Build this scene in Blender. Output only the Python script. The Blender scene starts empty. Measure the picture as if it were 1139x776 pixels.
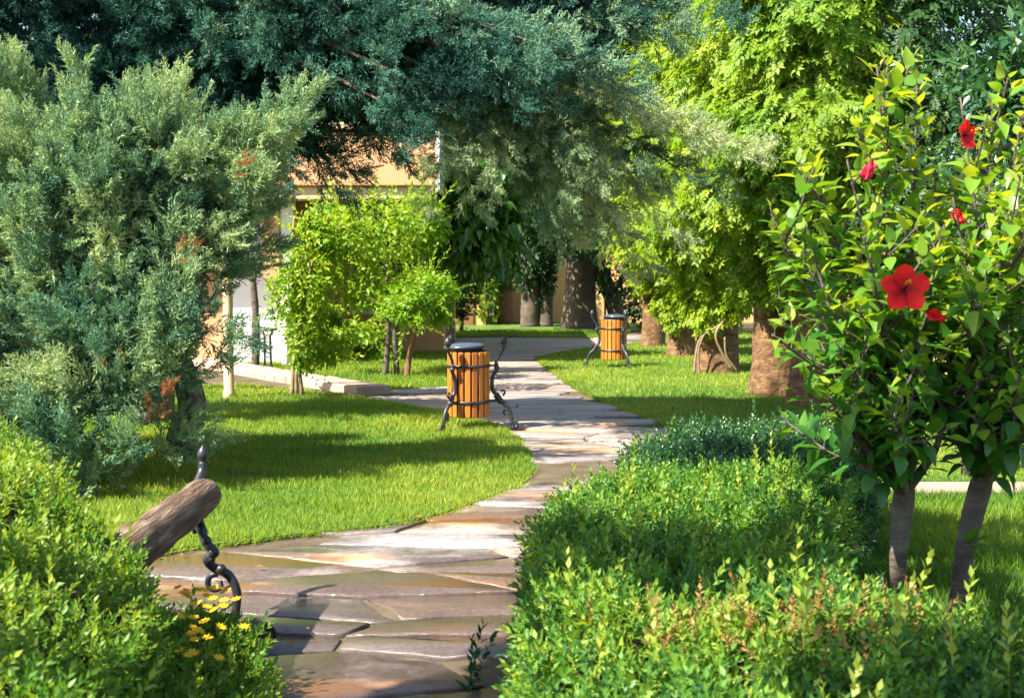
import bpy, math, random
import numpy as np
from mathutils import Vector, Matrix, geometry

random.seed(7)
RNG = np.random.default_rng(11)
S = bpy.context.scene
COL = S.collection
R = math.radians

# ---------------------------------------------------------------- camera, light, exposure
F, CX, CY, CAMZ = 1400.0, 569.5, 388.0, 1.6
PIT = math.atan((388 - 300) / F)
cam_d = bpy.data.cameras.new("camera")
cam = bpy.data.objects.new("camera", cam_d)
COL.objects.link(cam)
cam.location = (0, 0, CAMZ)
cam.rotation_euler = (math.pi / 2 - PIT, 0, 0)
cam_d.sensor_fit = 'HORIZONTAL'
cam_d.sensor_width = 36
cam_d.lens = 36 * F / 1139
cam_d.clip_end = 600
cam_d.dof.use_dof = True
cam_d.dof.focus_distance = 8.0
cam_d.dof.aperture_fstop = 5.6
S.camera = cam

SUN = np.array([-0.64, -0.42, 0.85]); SUN /= np.linalg.norm(SUN)
SUN_EL = math.asin(SUN[2]); SUN_AZ = math.atan2(SUN[0], SUN[1])
w = bpy.data.worlds.new("World"); S.world = w; w.use_nodes = True
nt = w.node_tree
sky = nt.nodes.new('ShaderNodeTexSky'); sky.sky_type = 'NISHITA'; sky.sun_disc = False
sky.sun_elevation = SUN_EL; sky.sun_rotation = SUN_AZ
bg = nt.nodes['Background']; bg.inputs[1].default_value = 0.095
nt.links.new(sky.outputs[0], bg.inputs[0])
sd = bpy.data.lights.new("sun", 'SUN'); sun = bpy.data.objects.new("sun", sd); COL.objects.link(sun)
sd.energy = 5.0; sd.angle = R(0.5); sd.color = (1.0, 0.93, 0.80)
sun.rotation_euler = Vector(SUN).to_track_quat('Z', 'Y').to_euler()
S.view_settings.view_transform = 'Standard'
S.view_settings.look = 'None'
S.view_settings.gamma = 1
S.view_settings.exposure = 1.82
S.cycles.max_bounces = 8; S.cycles.diffuse_bounces = 4; S.cycles.glossy_bounces = 3
S.cycles.transmission_bounces = 5; S.cycles.transparent_max_bounces = 4
S.cycles.use_denoising = True

# ---------------------------------------------------------------- helpers
def pray(px, py):
    rx = (px - CX) / F; uy = (CY - py) / F
    c, s = math.cos(PIT), math.sin(PIT)
    return np.array([rx, c + uy * s, -s + uy * c])
def P(px, py, d):                       # world point seen at a photo pixel, d metres along Y
    v = pray(px, py); return np.array([0, 0, CAMZ]) + v * (d / v[1])
def G(px, py, z=0.0):                   # ground point seen at a photo pixel
    v = pray(px, py); return np.array([0, 0, CAMZ]) + v * ((z - CAMZ) / v[2])
def unit(v):
    v = np.asarray(v, float); return v / (np.linalg.norm(v, axis=-1, keepdims=True) + 1e-12)

def tag(o, label=None, cat=None, group=None, kind=None):
    if label: o['label'] = label
    if cat: o['category'] = cat
    if group: o['group'] = group
    if kind: o['kind'] = kind
    return o
def thing(name, label, cat, loc=(0, 0, 0), rz=0, group=None):
    o = bpy.data.objects.new(name, None); COL.objects.link(o)
    o.empty_display_size = .1
    o.location = tuple(map(float, loc)); o.rotation_euler = (0, 0, rz)
    return tag(o, label, cat, group)
def link_mesh(name, me, mats, parent=None, world=False):
    for m in (mats if isinstance(mats, (list, tuple)) else [mats]): me.materials.append(m)
    o = bpy.data.objects.new(name, me); COL.objects.link(o)
    if parent is not None:
        o.parent = parent
        if world:                       # geometry is in world coordinates: bring it under the parent's origin
            pts = np.empty(len(me.vertices) * 3, np.float32); me.vertices.foreach_get('co', pts)
            pts = pts.reshape(-1, 3)
            root = parent; off = np.zeros(3)
            while root is not None:
                off += np.array(root.location); root = root.parent
            pts -= off.astype(np.float32)
            me.vertices.foreach_set('co', pts.ravel()); me.update()
    return o

class Noise:
    def __init__(s, seed, scale, n=7):
        r = np.random.default_rng(seed)
        s.k = r.normal(size=(n, 3)) * (2 * math.pi / scale) * .55; s.p = r.uniform(0, 6.28, n)
    def __call__(s, p):
        return np.sin(np.asarray(p) @ s.k.T + s.p).mean(-1) * 1.6

class Cloud:                            # many small triangles -> ONE mesh
    def __init__(s): s.V = []; s.T = []; s.A = []; s.M = []; s.n = 0
    def raw(s, V, T, tint, mi=0):
        s.V.append(V.astype(np.float32)); s.T.append((T + s.n).astype(np.int32))
        s.A.append(np.broadcast_to(np.asarray(tint, np.float32), (len(V),)))
        s.M.append(np.full(len(T), mi, np.int32)); s.n += len(V)
    def add(s, proto, pos, rot, scale, tint, mi=0):
        pv, pt = proto
        N = len(pos)
        if N == 0: return
        sc = np.broadcast_to(np.asarray(scale, float), (N,))
        V = np.einsum('nij,kj->nki', rot, pv) * sc[:, None, None] + np.asarray(pos)[:, None, :]
        T = pt[None] + (np.arange(N) * len(pv))[:, None, None]
        s.raw(V.reshape(-1, 3), T.reshape(-1, 3), np.repeat(np.broadcast_to(tint, (N,)), len(pv)), mi)
    def build(s, name, mats, parent=None, smooth=False):
        V = np.concatenate(s.V); T = np.concatenate(s.T); A = np.concatenate(s.A); M = np.concatenate(s.M)
        me = bpy.data.meshes.new(name)
        me.vertices.add(len(V)); me.vertices.foreach_set('co', V.ravel())
        me.loops.add(len(T) * 3); me.loops.foreach_set('vertex_index', T.ravel())
        me.polygons.add(len(T)); me.polygons.foreach_set('loop_start', np.arange(len(T), dtype=np.int32) * 3)
        me.polygons.foreach_set('material_index', M)
        if smooth: me.polygons.foreach_set('use_smooth', np.ones(len(T), bool))
        a = me.attributes.new('tint', 'FLOAT', 'POINT'); a.data.foreach_set('value', np.ascontiguousarray(A))
        me.update(calc_edges=True)
        return link_mesh(name, me, mats, parent, world=parent is not None)

def frames(d, nh):                      # local Y -> d (axis), local Z ~ nh (normal hint)
    d = unit(d); x = np.cross(d, nh); bad = np.linalg.norm(x, axis=-1) < 1e-4
    x[bad] = np.cross(d[bad], np.array([.31, .87, .4])); x = unit(x); z = np.cross(x, d)
    return np.stack([x, d, z], -1)
def rdirs(n, rng=RNG): return unit(rng.normal(size=(n, 3)))

class MB:                               # hard-surface mesh builder
    def __init__(s): s.v = []; s.f = []; s.sm = []
    def grid(s, rings, closed=True, caps=(True, True), smooth=True):
        b = len(s.v); n = len(rings[0])
        for r_ in rings: s.v += [tuple(map(float, q)) for q in r_]
        m = n if closed else n - 1
        for i in range(len(rings) - 1):
            for j in range(m):
                a = b + i * n + j; c = b + i * n + (j + 1) % n
                s.f.append((a, c, c + n, a + n)); s.sm.append(smooth)
        if caps[0]: s.f.append(tuple(b + j for j in reversed(range(n)))); s.sm.append(False)
        if caps[1]: s.f.append(tuple(b + (len(rings) - 1) * n + j for j in range(n))); s.sm.append(False)
        return s
    def tube(s, pts, rad, n=10, wob=None):
        pts = np.asarray(pts, float); rad = np.broadcast_to(np.asarray(rad, float), (len(pts),))
        t = unit(np.gradient(pts, axis=0)); u = np.cross(t[0], (0.12, .3, .95))
        if np.linalg.norm(u) < 1e-3: u = np.cross(t[0], (1, 0, 0))
        u = unit(u); rings = []
        for i in range(len(pts)):
            u = unit(u - t[i] * np.dot(u, t[i])); v = np.cross(t[i], u)
            a = np.arange(n) * 2 * math.pi / n
            ring = pts[i] + rad[i] * (np.cos(a)[:, None] * u + np.sin(a)[:, None] * v)
            if wob is not None:
                ring = pts[i] + (ring - pts[i]) * (1 + wob(ring))[:, None]
            rings.append(ring)
        return s.grid(rings)
    def lathe(s, prof, n=20, c=(0, 0, 0), M=None):
        a = np.arange(n) * 2 * math.pi / n; rings = []
        for r_, z in prof:
            q = np.stack([np.cos(a) * r_, np.sin(a) * r_, np.full(n, z)], -1)
            if M is not None: q = q @ np.asarray(M).T
            rings.append(q + np.asarray(c))
        return s.grid(rings)
    def ball(s, c, r_, n=10, sq=(1, 1, 1)):
        rings = []
        for i in range(1, 8):
            ph = math.pi * i / 8
            rings.append([(c[0] + sq[0] * r_ * math.sin(ph) * math.cos(a), c[1] + sq[1] * r_ * math.sin(ph) * math.sin(a), c[2] - sq[2] * r_ * math.cos(ph)) for a in np.arange(n) * 2 * math.pi / n])
        return s.grid(rings)
    def box(s, x0, x1, y0, y1, z0, z1, bev=0.0, M=None, c=(0, 0, 0)):
        b = min(bev, (x1 - x0) * .45, (y1 - y0) * .45, (z1 - z0) * .45)
        def ring(z, i):
            x_0, x_1, y_0, y_1 = x0 + i, x1 - i, y0 + i, y1 - i
            if bev <= 0: q = [(x_0, y_0, z), (x_1, y_0, z), (x_1, y_1, z), (x_0, y_1, z)]
            else: q = [(x_0 + b, y_0, z), (x_1 - b, y_0, z), (x_1, y_0 + b, z), (x_1, y_1 - b, z), (x_1 - b, y_1, z), (x_0 + b, y_1, z), (x_0, y_1 - b, z), (x_0, y_0 + b, z)]
            q = np.array(q)
            if M is not None: q = q @ np.asarray(M).T
            return q + np.asarray(c)
        rs = [ring(z0, 0), ring(z1, 0)] if bev <= 0 else [ring(z0, b), ring(z0 + b, 0), ring(z1 - b, 0), ring(z1, b)]
        return s.grid(rs, smooth=False)
    def build(s, name, mat, parent=None, world=False):
        me = bpy.data.meshes.new(name); me.from_pydata(s.v, [], s.f)
        me.polygons.foreach_set('use_smooth', np.array(s.sm, bool)); me.update()
        return link_mesh(name, me, mat, parent, world)

def curve(pts, n=24):                   # Catmull-Rom through points
    p = np.asarray(pts, float); p = np.vstack([2 * p[0] - p[1], p, 2 * p[-1] - p[-2]])
    out = []; k = len(p) - 3; per = max(2, n // k)
    for i in range(k):
        for t in np.linspace(0, 1, per, endpoint=(i == k - 1)):
            a, b, c, d = p[i:i + 4]
            out.append(.5 * ((2 * b) + (c - a) * t + (2 * a - 5 * b + 4 * c - d) * t * t + (3 * b - a - 3 * c + d) * t ** 3))
    return np.array(out)

# ---------------------------------------------------------------- materials
def mat(name): 
    m = bpy.data.materials.new(name); m.use_nodes = True
    return m, m.node_tree, m.node_tree.nodes['Principled BSDF']
def ramp(nt_, stops):
    n = nt_.nodes.new('ShaderNodeValToRGB'); e = n.color_ramp.elements
    while len(e) < len(stops): e.new(.5)
    for k, (p, c) in zip(e, stops): k.position = p; k.color = (*c, 1)
    return n
def noise_n(nt_, scale, detail=6, rough=.6, coord='Object', stretch=None):
    tc = nt_.nodes.new('ShaderNodeTexCoord'); n = nt_.nodes.new('ShaderNodeTexNoise')
    n.inputs['Scale'].default_value = scale; n.inputs['Detail'].default_value = detail; n.inputs['Roughness'].default_value = rough
    if stretch:
        mp = nt_.nodes.new('ShaderNodeMapping'); mp.inputs['Scale'].default_value = stretch
        nt_.links.new(tc.outputs[coord], mp.inputs[0]); nt_.links.new(mp.outputs[0], n.inputs['Vector'])
    else: nt_.links.new(tc.outputs[coord], n.inputs['Vector'])
    return n
def bump(nt_, bs, src, strength, dist):
    b = nt_.nodes.new('ShaderNodeBump'); b.inputs['Strength'].default_value = strength; b.inputs['Distance'].default_value = dist
    nt_.links.new(src, b.inputs['Height']); nt_.links.new(b.outputs[0], bs.inputs['Normal'])
def surf(name, stops, scale=4, rough=.8, bstr=.4, bdist=.01, bscale=None, stretch=None, spec=.3, metal=0.0):
    m, t, b = mat(name)
    n = noise_n(t, scale, stretch=stretch); r_ = ramp(t, stops)
    t.links.new(n.outputs[0], r_.inputs[0]); t.links.new(r_.outputs[0], b.inputs['Base Color'])
    b.inputs['Roughness'].default_value = rough; b.inputs['Specular IOR Level'].default_value = spec; b.inputs['Metallic'].default_value = metal
    if bstr:
        n2 = noise_n(t, bscale or scale * 6, stretch=stretch); bump(t, b, n2.outputs[0], bstr, bdist)
    return m
def leafmat(name, stops, trans=.35, tcol=(1.5, 1.35, .5), rough=.5, spec=.35):
    m, t, b = mat(name)
    at = t.nodes.new('ShaderNodeAttribute'); at.attribute_name = 'tint'
    geo = t.nodes.new('ShaderNodeNewGeometry')
    ma = t.nodes.new('ShaderNodeMath'); ma.operation = 'MULTIPLY_ADD'; ma.inputs[1].default_value = .22; 
    t.links.new(geo.outputs['Random Per Island'], ma.inputs[0]); t.links.new(at.outputs['Fac'], ma.inputs[2])
    mb = t.nodes.new('ShaderNodeMath'); mb.operation = 'SUBTRACT'; mb.inputs[1].default_value = .11; t.links.new(ma.outputs[0], mb.inputs[0])
    r_ = ramp(t, stops); t.links.new(mb.outputs[0], r_.inputs[0])
    t.links.new(r_.outputs[0], b.inputs['Base Color']); b.inputs['Roughness'].default_value = rough; b.inputs['Specular IOR Level'].default_value = spec
    tr = t.nodes.new('ShaderNodeBsdfTranslucent')
    mx = t.nodes.new('ShaderNodeMix'); mx.data_type = 'RGBA'; mx.blend_type = 'MULTIPLY'; mx.inputs[0].default_value = 1
    t.links.new(r_.outputs[0], mx.inputs[6]); mx.inputs[7].default_value = (*tcol, 1); t.links.new(mx.outputs[2], tr.inputs[0])
    ms = t.nodes.new('ShaderNodeMixShader'); ms.inputs[0].default_value = trans
    t.links.new(b.outputs[0], ms.inputs[1]); t.links.new(tr.outputs[0], ms.inputs[2])
    t.links.new(ms.outputs[0], t.nodes['Material Output'].inputs[0])
    return m

M = {}
M['soil'] = surf('soil', [(.3, (.055, .04, .025)), (.7, (.13, .10, .06))], 3, .95, .6, .02, 30)
M['lawn'] = surf('lawn', [(.35, (.05, .10, .012)), (.65, (.10, .17, .02))], 1.5, .9, .6, .02, 60)
M['grass'] = leafmat('grass', [(0, (.045, .12, .012)), (.5, (.13, .24, .018)), (1, (.30, .34, .04))], .35, (1.5, 1.4, .5), .5, .3)
M['juniper'] = leafmat('juniper_needles', [(0, (.015, .07, .055)), (.4, (.09, .20, .125)), (.8, (.26, .37, .18)), (1, (.40, .47, .23))], .3, (1.25, 1.25, .65), .6, .25)
M['cedar'] = leafmat('shaded_cedar_needles', [(0, (.008, .04, .032)), (.4, (.032, .115, .085)), (.7, (.10, .215, .145)), (1, (.22, .33, .18))], .18, (1.1, 1.2, .8), .6, .2)  # dark blue-green base colour carries the shade this conifer stands in
M['greyjun'] = leafmat('sunlit_grey_needles', [(0, (.03, .085, .04)), (.45, (.18, .28, .14)), (1, (.42, .48, .24))], .28, (1.2, 1.2, .7), .6, .25)  # sunlit look of the cedar's lower boughs mixed into a lighter colour
M['dead'] = leafmat('dead_needles', [(0, (.20, .07, .02)), (1, (.42, .17, .05))], .25, (1.3, 1, .7), .7, .2)
M['hedge'] = leafmat('hedge_leaves', [(0, (.015, .07, .02)), (.4, (.05, .15, .025)), (.7, (.13, .265, .03)), (1, (.31, .37, .055))], .36, (1.7, 1.5, .4), .45, .3)
M['hedgel'] = leafmat('bright_hedge_leaves', [(0, (.025, .095, .015)), (.5, (.08, .20, .022)), (1, (.25, .34, .045))], .38, (1.7, 1.5, .4), .45, .3)
M['hedged'] = leafmat('dark_hedge_leaves', [(0, (.010, .05, .02)), (.6, (.035, .11, .035)), (1, (.11, .20, .04))], .3, (1.4, 1.4, .5), .35, .5)
M['hib'] = leafmat('hibiscus_leaves', [(0, (.018, .09, .018)), (.45, (.05, .17, .022)), (.75, (.16, .29, .03)), (1, (.32, .39, .045))], .45, (1.9, 1.6, .35), .33, .45)
M['creeper'] = leafmat('creeper_leaves', [(0, (.03, .10, .012)), (.45, (.11, .23, .016)), (1, (.30, .38, .025))], .46, (1.5, 1.5, .35), .5, .3)
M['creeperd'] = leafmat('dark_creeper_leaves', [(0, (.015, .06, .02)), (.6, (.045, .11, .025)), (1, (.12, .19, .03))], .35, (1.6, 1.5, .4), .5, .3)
M['lime'] = leafmat('lime_leaves', [(0, (.05, .15, .012)), (.5, (.15, .30, .02)), (1, (.34, .42, .035))], .44, (1.5, 1.45, .35), .45, .35)
M['darkleaf'] = leafmat('dark_tree_leaves', [(0, (.012, .045, .015)), (.6, (.03, .08, .02)), (1, (.09, .15, .025))], .3, (1.5, 1.5, .4), .5, .3)
M['glossy'] = leafmat('glossy_leaves', [(0, (.02, .08, .015)), (.6, (.05, .14, .02)), (1, (.14, .22, .03))], .3, (1.6, 1.5, .4), .22, .6)
M['dry'] = leafmat('dry_leaves', [(0, (.22, .10, .03)), (1, (.42, .26, .09))], .3, (1.3, 1, .7), .7, .2)
M['yellow'] = leafmat('yellow_petals', [(0, (.8, .42, .01)), (1, (.85, .55, .02))], .3, (1.1, 1, .6), .5, .2)
M['red'] = leafmat('red_petals', [(0, (.16, .002, .01)), (.25, (.50, .006, .008)), (.7, (.78, .014, .01)), (1, (.88, .035, .02))], .35, (1.3, .6, .6), .5, .25)
M['pinkbud'] = leafmat('pink_petals', [(0, (.60, .03, .09)), (1, (.75, .10, .16))], .35, (1.2, .7, .7), .5, .25)
M['bark'] = surf('bark', [(.3, (.07, .05, .035)), (.7, (.19, .14, .10))], 5, .9, .8, .02, 14, (6, 6, 1))
M['redbark'] = surf('red_bark', [(.3, (.10, .05, .03)), (.7, (.26, .13, .075))], 5, .9, .9, .02, 14, (6, 6, 1))
M['greybark'] = surf('grey_bark', [(.3, (.045, .036, .028)), (.7, (.15, .12, .09))], 4, .9, .9, .012, 16, (1.5, 1.5, 4))
M['vinebark'] = surf('vine_bark', [(.3, (.17, .11, .06)), (.7, (.32, .23, .14))], 6, .85, .5, .006, 30)
M['palm'] = surf('palm_fibre', [(.3, (.07, .036, .018)), (.5, (.16, .085, .042)), (.7, (.27, .16, .085))], 3, .95, 1.0, .035, 8, (2.6, 2.6, 4.2))
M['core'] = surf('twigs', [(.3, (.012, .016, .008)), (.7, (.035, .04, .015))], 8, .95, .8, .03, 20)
M['iron'] = surf('cast_iron', [(.3, (.012, .012, .014)), (.7, (.035, .035, .037))], 30, .42, .4, .002, 120, spec=.5)
M['lid'] = surf('lid_metal', [(.3, (.035, .05, .075)), (.7, (.06, .08, .11))], 12, .28, .1, .001, 60, spec=.6)
M['slat'] = surf('varnished_slats', [(.25, (.36, .095, .012)), (.5, (.50, .155, .02)), (.75, (.60, .21, .03))], 7, .38, .3, .002, 30, (9, 9, .7), .5)
M['log'] = surf('log_wood', [(.32, (.045, .026, .017)), (.5, (.13, .08, .05)), (.70, (.32, .24, .17))], 4, .85, 1.0, .02, 9, (9, .8, 9))
M['stucco'] = surf('ochre_stucco', [(.3, (.50, .27, .135)), (.7, (.60, .35, .18))], 1.2, .9, .5, .01, 45)
M['white'] = surf('white_paint', [(.3, (.72, .70, .66)), (.7, (.82, .80, .76))], 2, .7, .15, .004, 40)
M['cream'] = surf('cream_paint', [(.3, (.52, .37, .20)), (.7, (.62, .46, .27))], 2, .75, .15, .004, 40)
M['brown'] = surf('brown_timber', [(.3, (.13, .06, .02)), (.7, (.26, .13, .05))], 4, .6, .3, .004, 30, (8, 8, 1))
M['glass'] = surf('window_glass', [(.3, (.012, .016, .018)), (.7, (.03, .035, .04))], 2, .08, 0, spec=.6)
M['ywall'] = surf('yellow_wall', [(.3, (.60, .34, .12)), (.7, (.72, .46, .20))], .8, .9, .3, .01, 30)
M['fence'] = surf('fence_boards', [(.3, (.50, .28, .08)), (.7, (.72, .46, .17))], 5, .7, .4, .004, 30, (10, 10, .7))
M['kerb'] = surf('kerb_stone', [(.3, (.34, .20, .15)), (.7, (.52, .35, .27))], 2.5, .8, .4, .006, 40)
M['concrete'] = surf('pink_concrete', [(.3, (.27, .18, .14)), (.7, (.38, .27, .21))], 2, .85, .3, .004, 50)

def vary(m):
    t = m.node_tree; b = t.nodes['Principled BSDF']; l = b.inputs['Base Color'].links[0]; src = l.from_socket
    oi = t.nodes.new('ShaderNodeObjectInfo'); g = ramp(t, [(0, (.62, .60, .62)), (.5, (.95, .95, .95)), (1, (1.15, 1.2, 1.3))]); t.links.new(oi.outputs['Random'], g.inputs[0])
    mx = t.nodes.new('ShaderNodeMix'); mx.data_type = 'RGBA'; mx.blend_type = 'MULTIPLY'; mx.inputs[0].default_value = 1
    t.links.new(src, mx.inputs[6]); t.links.new(g.outputs[0], mx.inputs[7]); t.links.new(mx.outputs[2], b.inputs['Base Color'])
vary(M['slat'])
def flag_material():
    m, t, b = mat('wet_flagstone')
    at = t.nodes.new('ShaderNodeAttribute'); at.attribute_name = 'tint'
    r_ = ramp(t, [(0, (.25, .205, .195)), (.2, (.37, .335, .325)), (.4, (.31, .25, .235)), (.6, (.41, .37, .355)), (.8, (.37, .285, .22)), (1, (.36, .345, .35))])
    t.links.new(at.outputs['Fac'], r_.inputs[0])
    n = noise_n(t, 2.2, 8, .65, stretch=(.7, 1.6, 1)); n2 = noise_n(t, 38, 8, .75)
    g = ramp(t, [(.3, (.62, .58, .57)), (.68, (1.0, .96, .94))]); t.links.new(n.outputs[0], g.inputs[0])
    mx = t.nodes.new('ShaderNodeMix'); mx.data_type = 'RGBA'; mx.blend_type = 'MULTIPLY'; mx.inputs[0].default_value = 1
    t.links.new(r_.outputs[0], mx.inputs[6]); t.links.new(g.outputs[0], mx.inputs[7])
    g2 = ramp(t, [(.34, (.55, .54, .53)), (.62, (1.12, 1.12, 1.12))]); t.links.new(n2.outputs[0], g2.inputs[0])
    my = t.nodes.new('ShaderNodeMix'); my.data_type = 'RGBA'; my.blend_type = 'MULTIPLY'; my.inputs[0].default_value = 1
    t.links.new(mx.outputs[2], my.inputs[6]); t.links.new(g2.outputs[0], my.inputs[7])
    ns = noise_n(t, 1.1, 5, .6, stretch=(.7, 1.8, 1)); sr = ramp(t, [(.53, (0, 0, 0)), (.64, (.85, .85, .85))]); t.links.new(ns.outputs[0], sr.inputs[0])
    oc = t.nodes.new('ShaderNodeMix'); oc.data_type = 'RGBA'; t.links.new(sr.outputs[0], oc.inputs[0]); t.links.new(my.outputs[2], oc.inputs[6]); oc.inputs[7].default_value = (.42, .22, .085, 1); my = oc
    # wetness: soaked stone near the camera, dry farther along the path
    tc = t.nodes.new('ShaderNodeTexCoord'); sp = t.nodes.new('ShaderNodeSeparateXYZ'); t.links.new(tc.outputs['Object'], sp.inputs[0])
    mr = t.nodes.new('ShaderNodeMapRange'); mr.inputs[1].default_value = 13; mr.inputs[2].default_value = 6; mr.inputs[3].default_value = -.22; mr.inputs[4].default_value = .20
    t.links.new(sp.outputs['Y'], mr.inputs[0])
    nw = noise_n(t, .9, 5, .6, stretch=(.8, 1.3, 1)); ad = t.nodes.new('ShaderNodeMath'); t.links.new(nw.outputs[0], ad.inputs[0]); t.links.new(mr.outputs[0], ad.inputs[1])
    wr = ramp(t, [(.50, (0, 0, 0)), (.62, (1, 1, 1))]); t.links.new(ad.outputs[0], wr.inputs[0])
    dk = t.nodes.new('ShaderNodeMix'); dk.data_type = 'RGBA'; dk.blend_type = 'MULTIPLY'
    t.links.new(wr.outputs[0], dk.inputs[0]); t.links.new(my.outputs[2], dk.inputs[6]); dk.inputs[7].default_value = (.40, .36, .34, 1)
    t.links.new(dk.outputs[2], b.inputs['Base Color'])
    rr = ramp(t, [(0, (.62, .62, .62)), (1, (.10, .10, .10))]); t.links.new(wr.outputs[0], rr.inputs[0]); t.links.new(rr.outputs[0], b.inputs['Roughness'])
    b.inputs['Specular IOR Level'].default_value = .75
    n3 = noise_n(t, 11, 12, .78, stretch=(.7, 1.6, 1)); bump(t, b, n3.outputs[0], .7, .010)
    return m
M['flag'] = flag_material()

# ---------------------------------------------------------------- foliage prototypes
def mk(vs, ts): return (np.array(vs, float), np.array(ts, int))
LEAF4 = mk([(0, 0, 0), (-.24, .42, .07), (.24, .42, .07), (0, 1, -.02), (0, .45, 0)], [(0, 2, 4), (0, 4, 1), (4, 2, 3), (4, 3, 1)])
LEAFN = mk([(0, 0, 0), (-.13, .4, .04), (.13, .4, .04), (0, 1, -.08)], [(0, 2, 3), (0, 3, 1)])
def broad(w=.34, droop=.25, fold=.10, n=6):
    vs, ts = [], []
    for i in range(n + 1):
        t = i / n; ww = w * (math.sin(math.pi * t ** .72) ** .9 * (1.06 - .35 * t)) if 0 < t < 1 else 0
        z = -droop * t * t
        vs += [(-ww, t, z + fold * ww * 2), (0, t, z), (ww, t, z + fold * ww * 2)]
    for i in range(n):
        a = i * 3; b = a + 3
        for k in (0, 1): ts += [(a + k, a + k + 1, b + k + 1), (a + k, b + k + 1, b + k)]
    return mk(vs, ts)
BROAD = [broad(.30, .22, .16), broad(.27, .42, .26), broad(.33, .10, .10)]
def combine(parts):
    V, T, n = [], [], 0
    for v, t in parts: V.append(v); T.append(t + n); n += len(v)
    return np.concatenate(V), np.concatenate(T)
def place(proto, pos, d, nh, s):
    r_ = frames(np.array([d], float), np.array([nh], float))[0]
    return (proto[0] @ r_.T * s + np.array(pos), proto[1])
def needle(a, b, wd, rng):
    a = np.array(a); b = np.array(b); d = b - a; sd_ = unit(np.cross(d, rng.normal(size=3))) * wd
    return (np.array([a - sd_, a + sd_, b + sd_ * .15]), np.array([(0, 1, 2)]))
def spray(seed, flat=.55, bushy=1.0):   # feathery conifer spray along +Y, length 1
    rng = np.random.default_rng(seed); ps = [needle((0, 0, 0), (0, 1, 0), .010, rng)]
    n = 17
    for i in range(n):
        t = .06 + .92 * i / n
        L = bushy * (.34 * (1 - t) ** .75 + .09) * rng.uniform(.75, 1.2)
        az = (i % 2) * math.pi + rng.normal() * .9
        d0 = unit(np.array([math.cos(az) * .75, 1.0 * rng.uniform(.7, 1.2), math.sin(az) * .75 * flat]))
        p0 = np.array([0, t, 0]); p1 = p0 + d0 * L
        ps.append(needle(p0, p1, .013, rng))
        for k in range(6):
            u = .2 + .8 * k / 6
            d1 = unit(d0 + rng.normal(size=3) * .62); q = p0 + d0 * L * u
            ps.append(needle(q, q + d1 * L * .42 * rng.uniform(.7, 1.3), .019, rng))
    return combine(ps)
SPRAYS = [spray(s) for s in range(5)]
def pinnate(seed, pairs=5, wd=1.0):
    rng = np.random.default_rng(seed); ps = [needle((0, 0, 0), (0, .9, -.12), .012, rng)]
    for i in range(pairs):
        t = .2 + .65 * i / max(1, pairs - 1)
        for sg in (-1, 1):
            ps.append(place(LEAFN if wd < 1 else LEAF4, (0, t, -.12 * t * t), (sg * .9, .55 + rng.normal() * .15, -.25 + rng.normal() * .15), (0, .2, 1), .33 * rng.uniform(.85, 1.15)))
    ps.append(place(LEAF4, (0, .9, -.12), (rng.normal() * .15, .9, -.3), (0, 0, 1), .36))
    return combine(ps)
PINN = [pinnate(s) for s in range(4)]
def sprig(seed, n=10, L=1.0, leaf=.42, taper=.45, proto=LEAF4):
    rng = np.random.default_rng(seed); ps = [needle((0, 0, 0), (0, L, 0), .016, rng)]
    for i in range(n):
        t = (i + .6) / n; az = i * 2.4 + rng.normal() * .3
        sp = 1.0 - .65 * t
        ps.append(place(proto, (0, L * t, 0), (math.cos(az) * sp, .35 + .5 * t, math.sin(az) * sp), (0, 1, 0), leaf * (1 - taper * t) * rng.uniform(.8, 1.15)))
    return combine(ps)
SPRIGS = [sprig(s) for s in range(4)]
LONGSPRIG = [sprig(s + 20, 14, 1.0, .26, .4) for s in range(3)]

# ---------------------------------------------------------------- ground, path, lawns
def flat(name, pts, z, m, kind='structure', thick=0.0):
    mb = MB(); p3 = [Vector((p[0], p[1], z)) for p in pts]
    tri = geometry.tessellate_polygon([p3])
    mb.v = [tuple(p) for p in p3]; mb.f = [tuple(t) for t in tri]
    if thick:
        n = len(p3); mb.v += [(p.x, p.y, z - thick) for p in p3]
        mb.f += [(i, (i + 1) % n, (i + 1) % n + n, i + n) for i in range(n)]
    # faces up
    out = []
    for f in mb.f[:len(tri)]:
        a, b, c = (Vector(mb.v[i]) for i in f)
        out.append(f if (b - a).cross(c - a).z > 0 else tuple(reversed(f)))
    mb.f[:len(tri)] = out; mb.sm = [False] * len(mb.f)
    o = mb.build(name, m); tag(o, kind=kind); return o
def inpoly(pts, poly):
    x, y = pts[:, 0], pts[:, 1]; c = np.zeros(len(pts), bool); n = len(poly)
    for i in range(n):
        x0, y0 = poly[i][:2]; x1, y1 = poly[(i + 1) % n][:2]
        k = ((y0 > y) != (y1 > y)); 
        with np.errstate(divide='ignore', invalid='ignore'):
            c ^= k & (x < (x1 - x0) * (y - y0) / (y1 - y0 + 1e-12) + x0)
    return c

flat('ground', [(-250, -40), (250, -40), (250, 420), (-250, 420)], 0, M['soil'])

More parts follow.
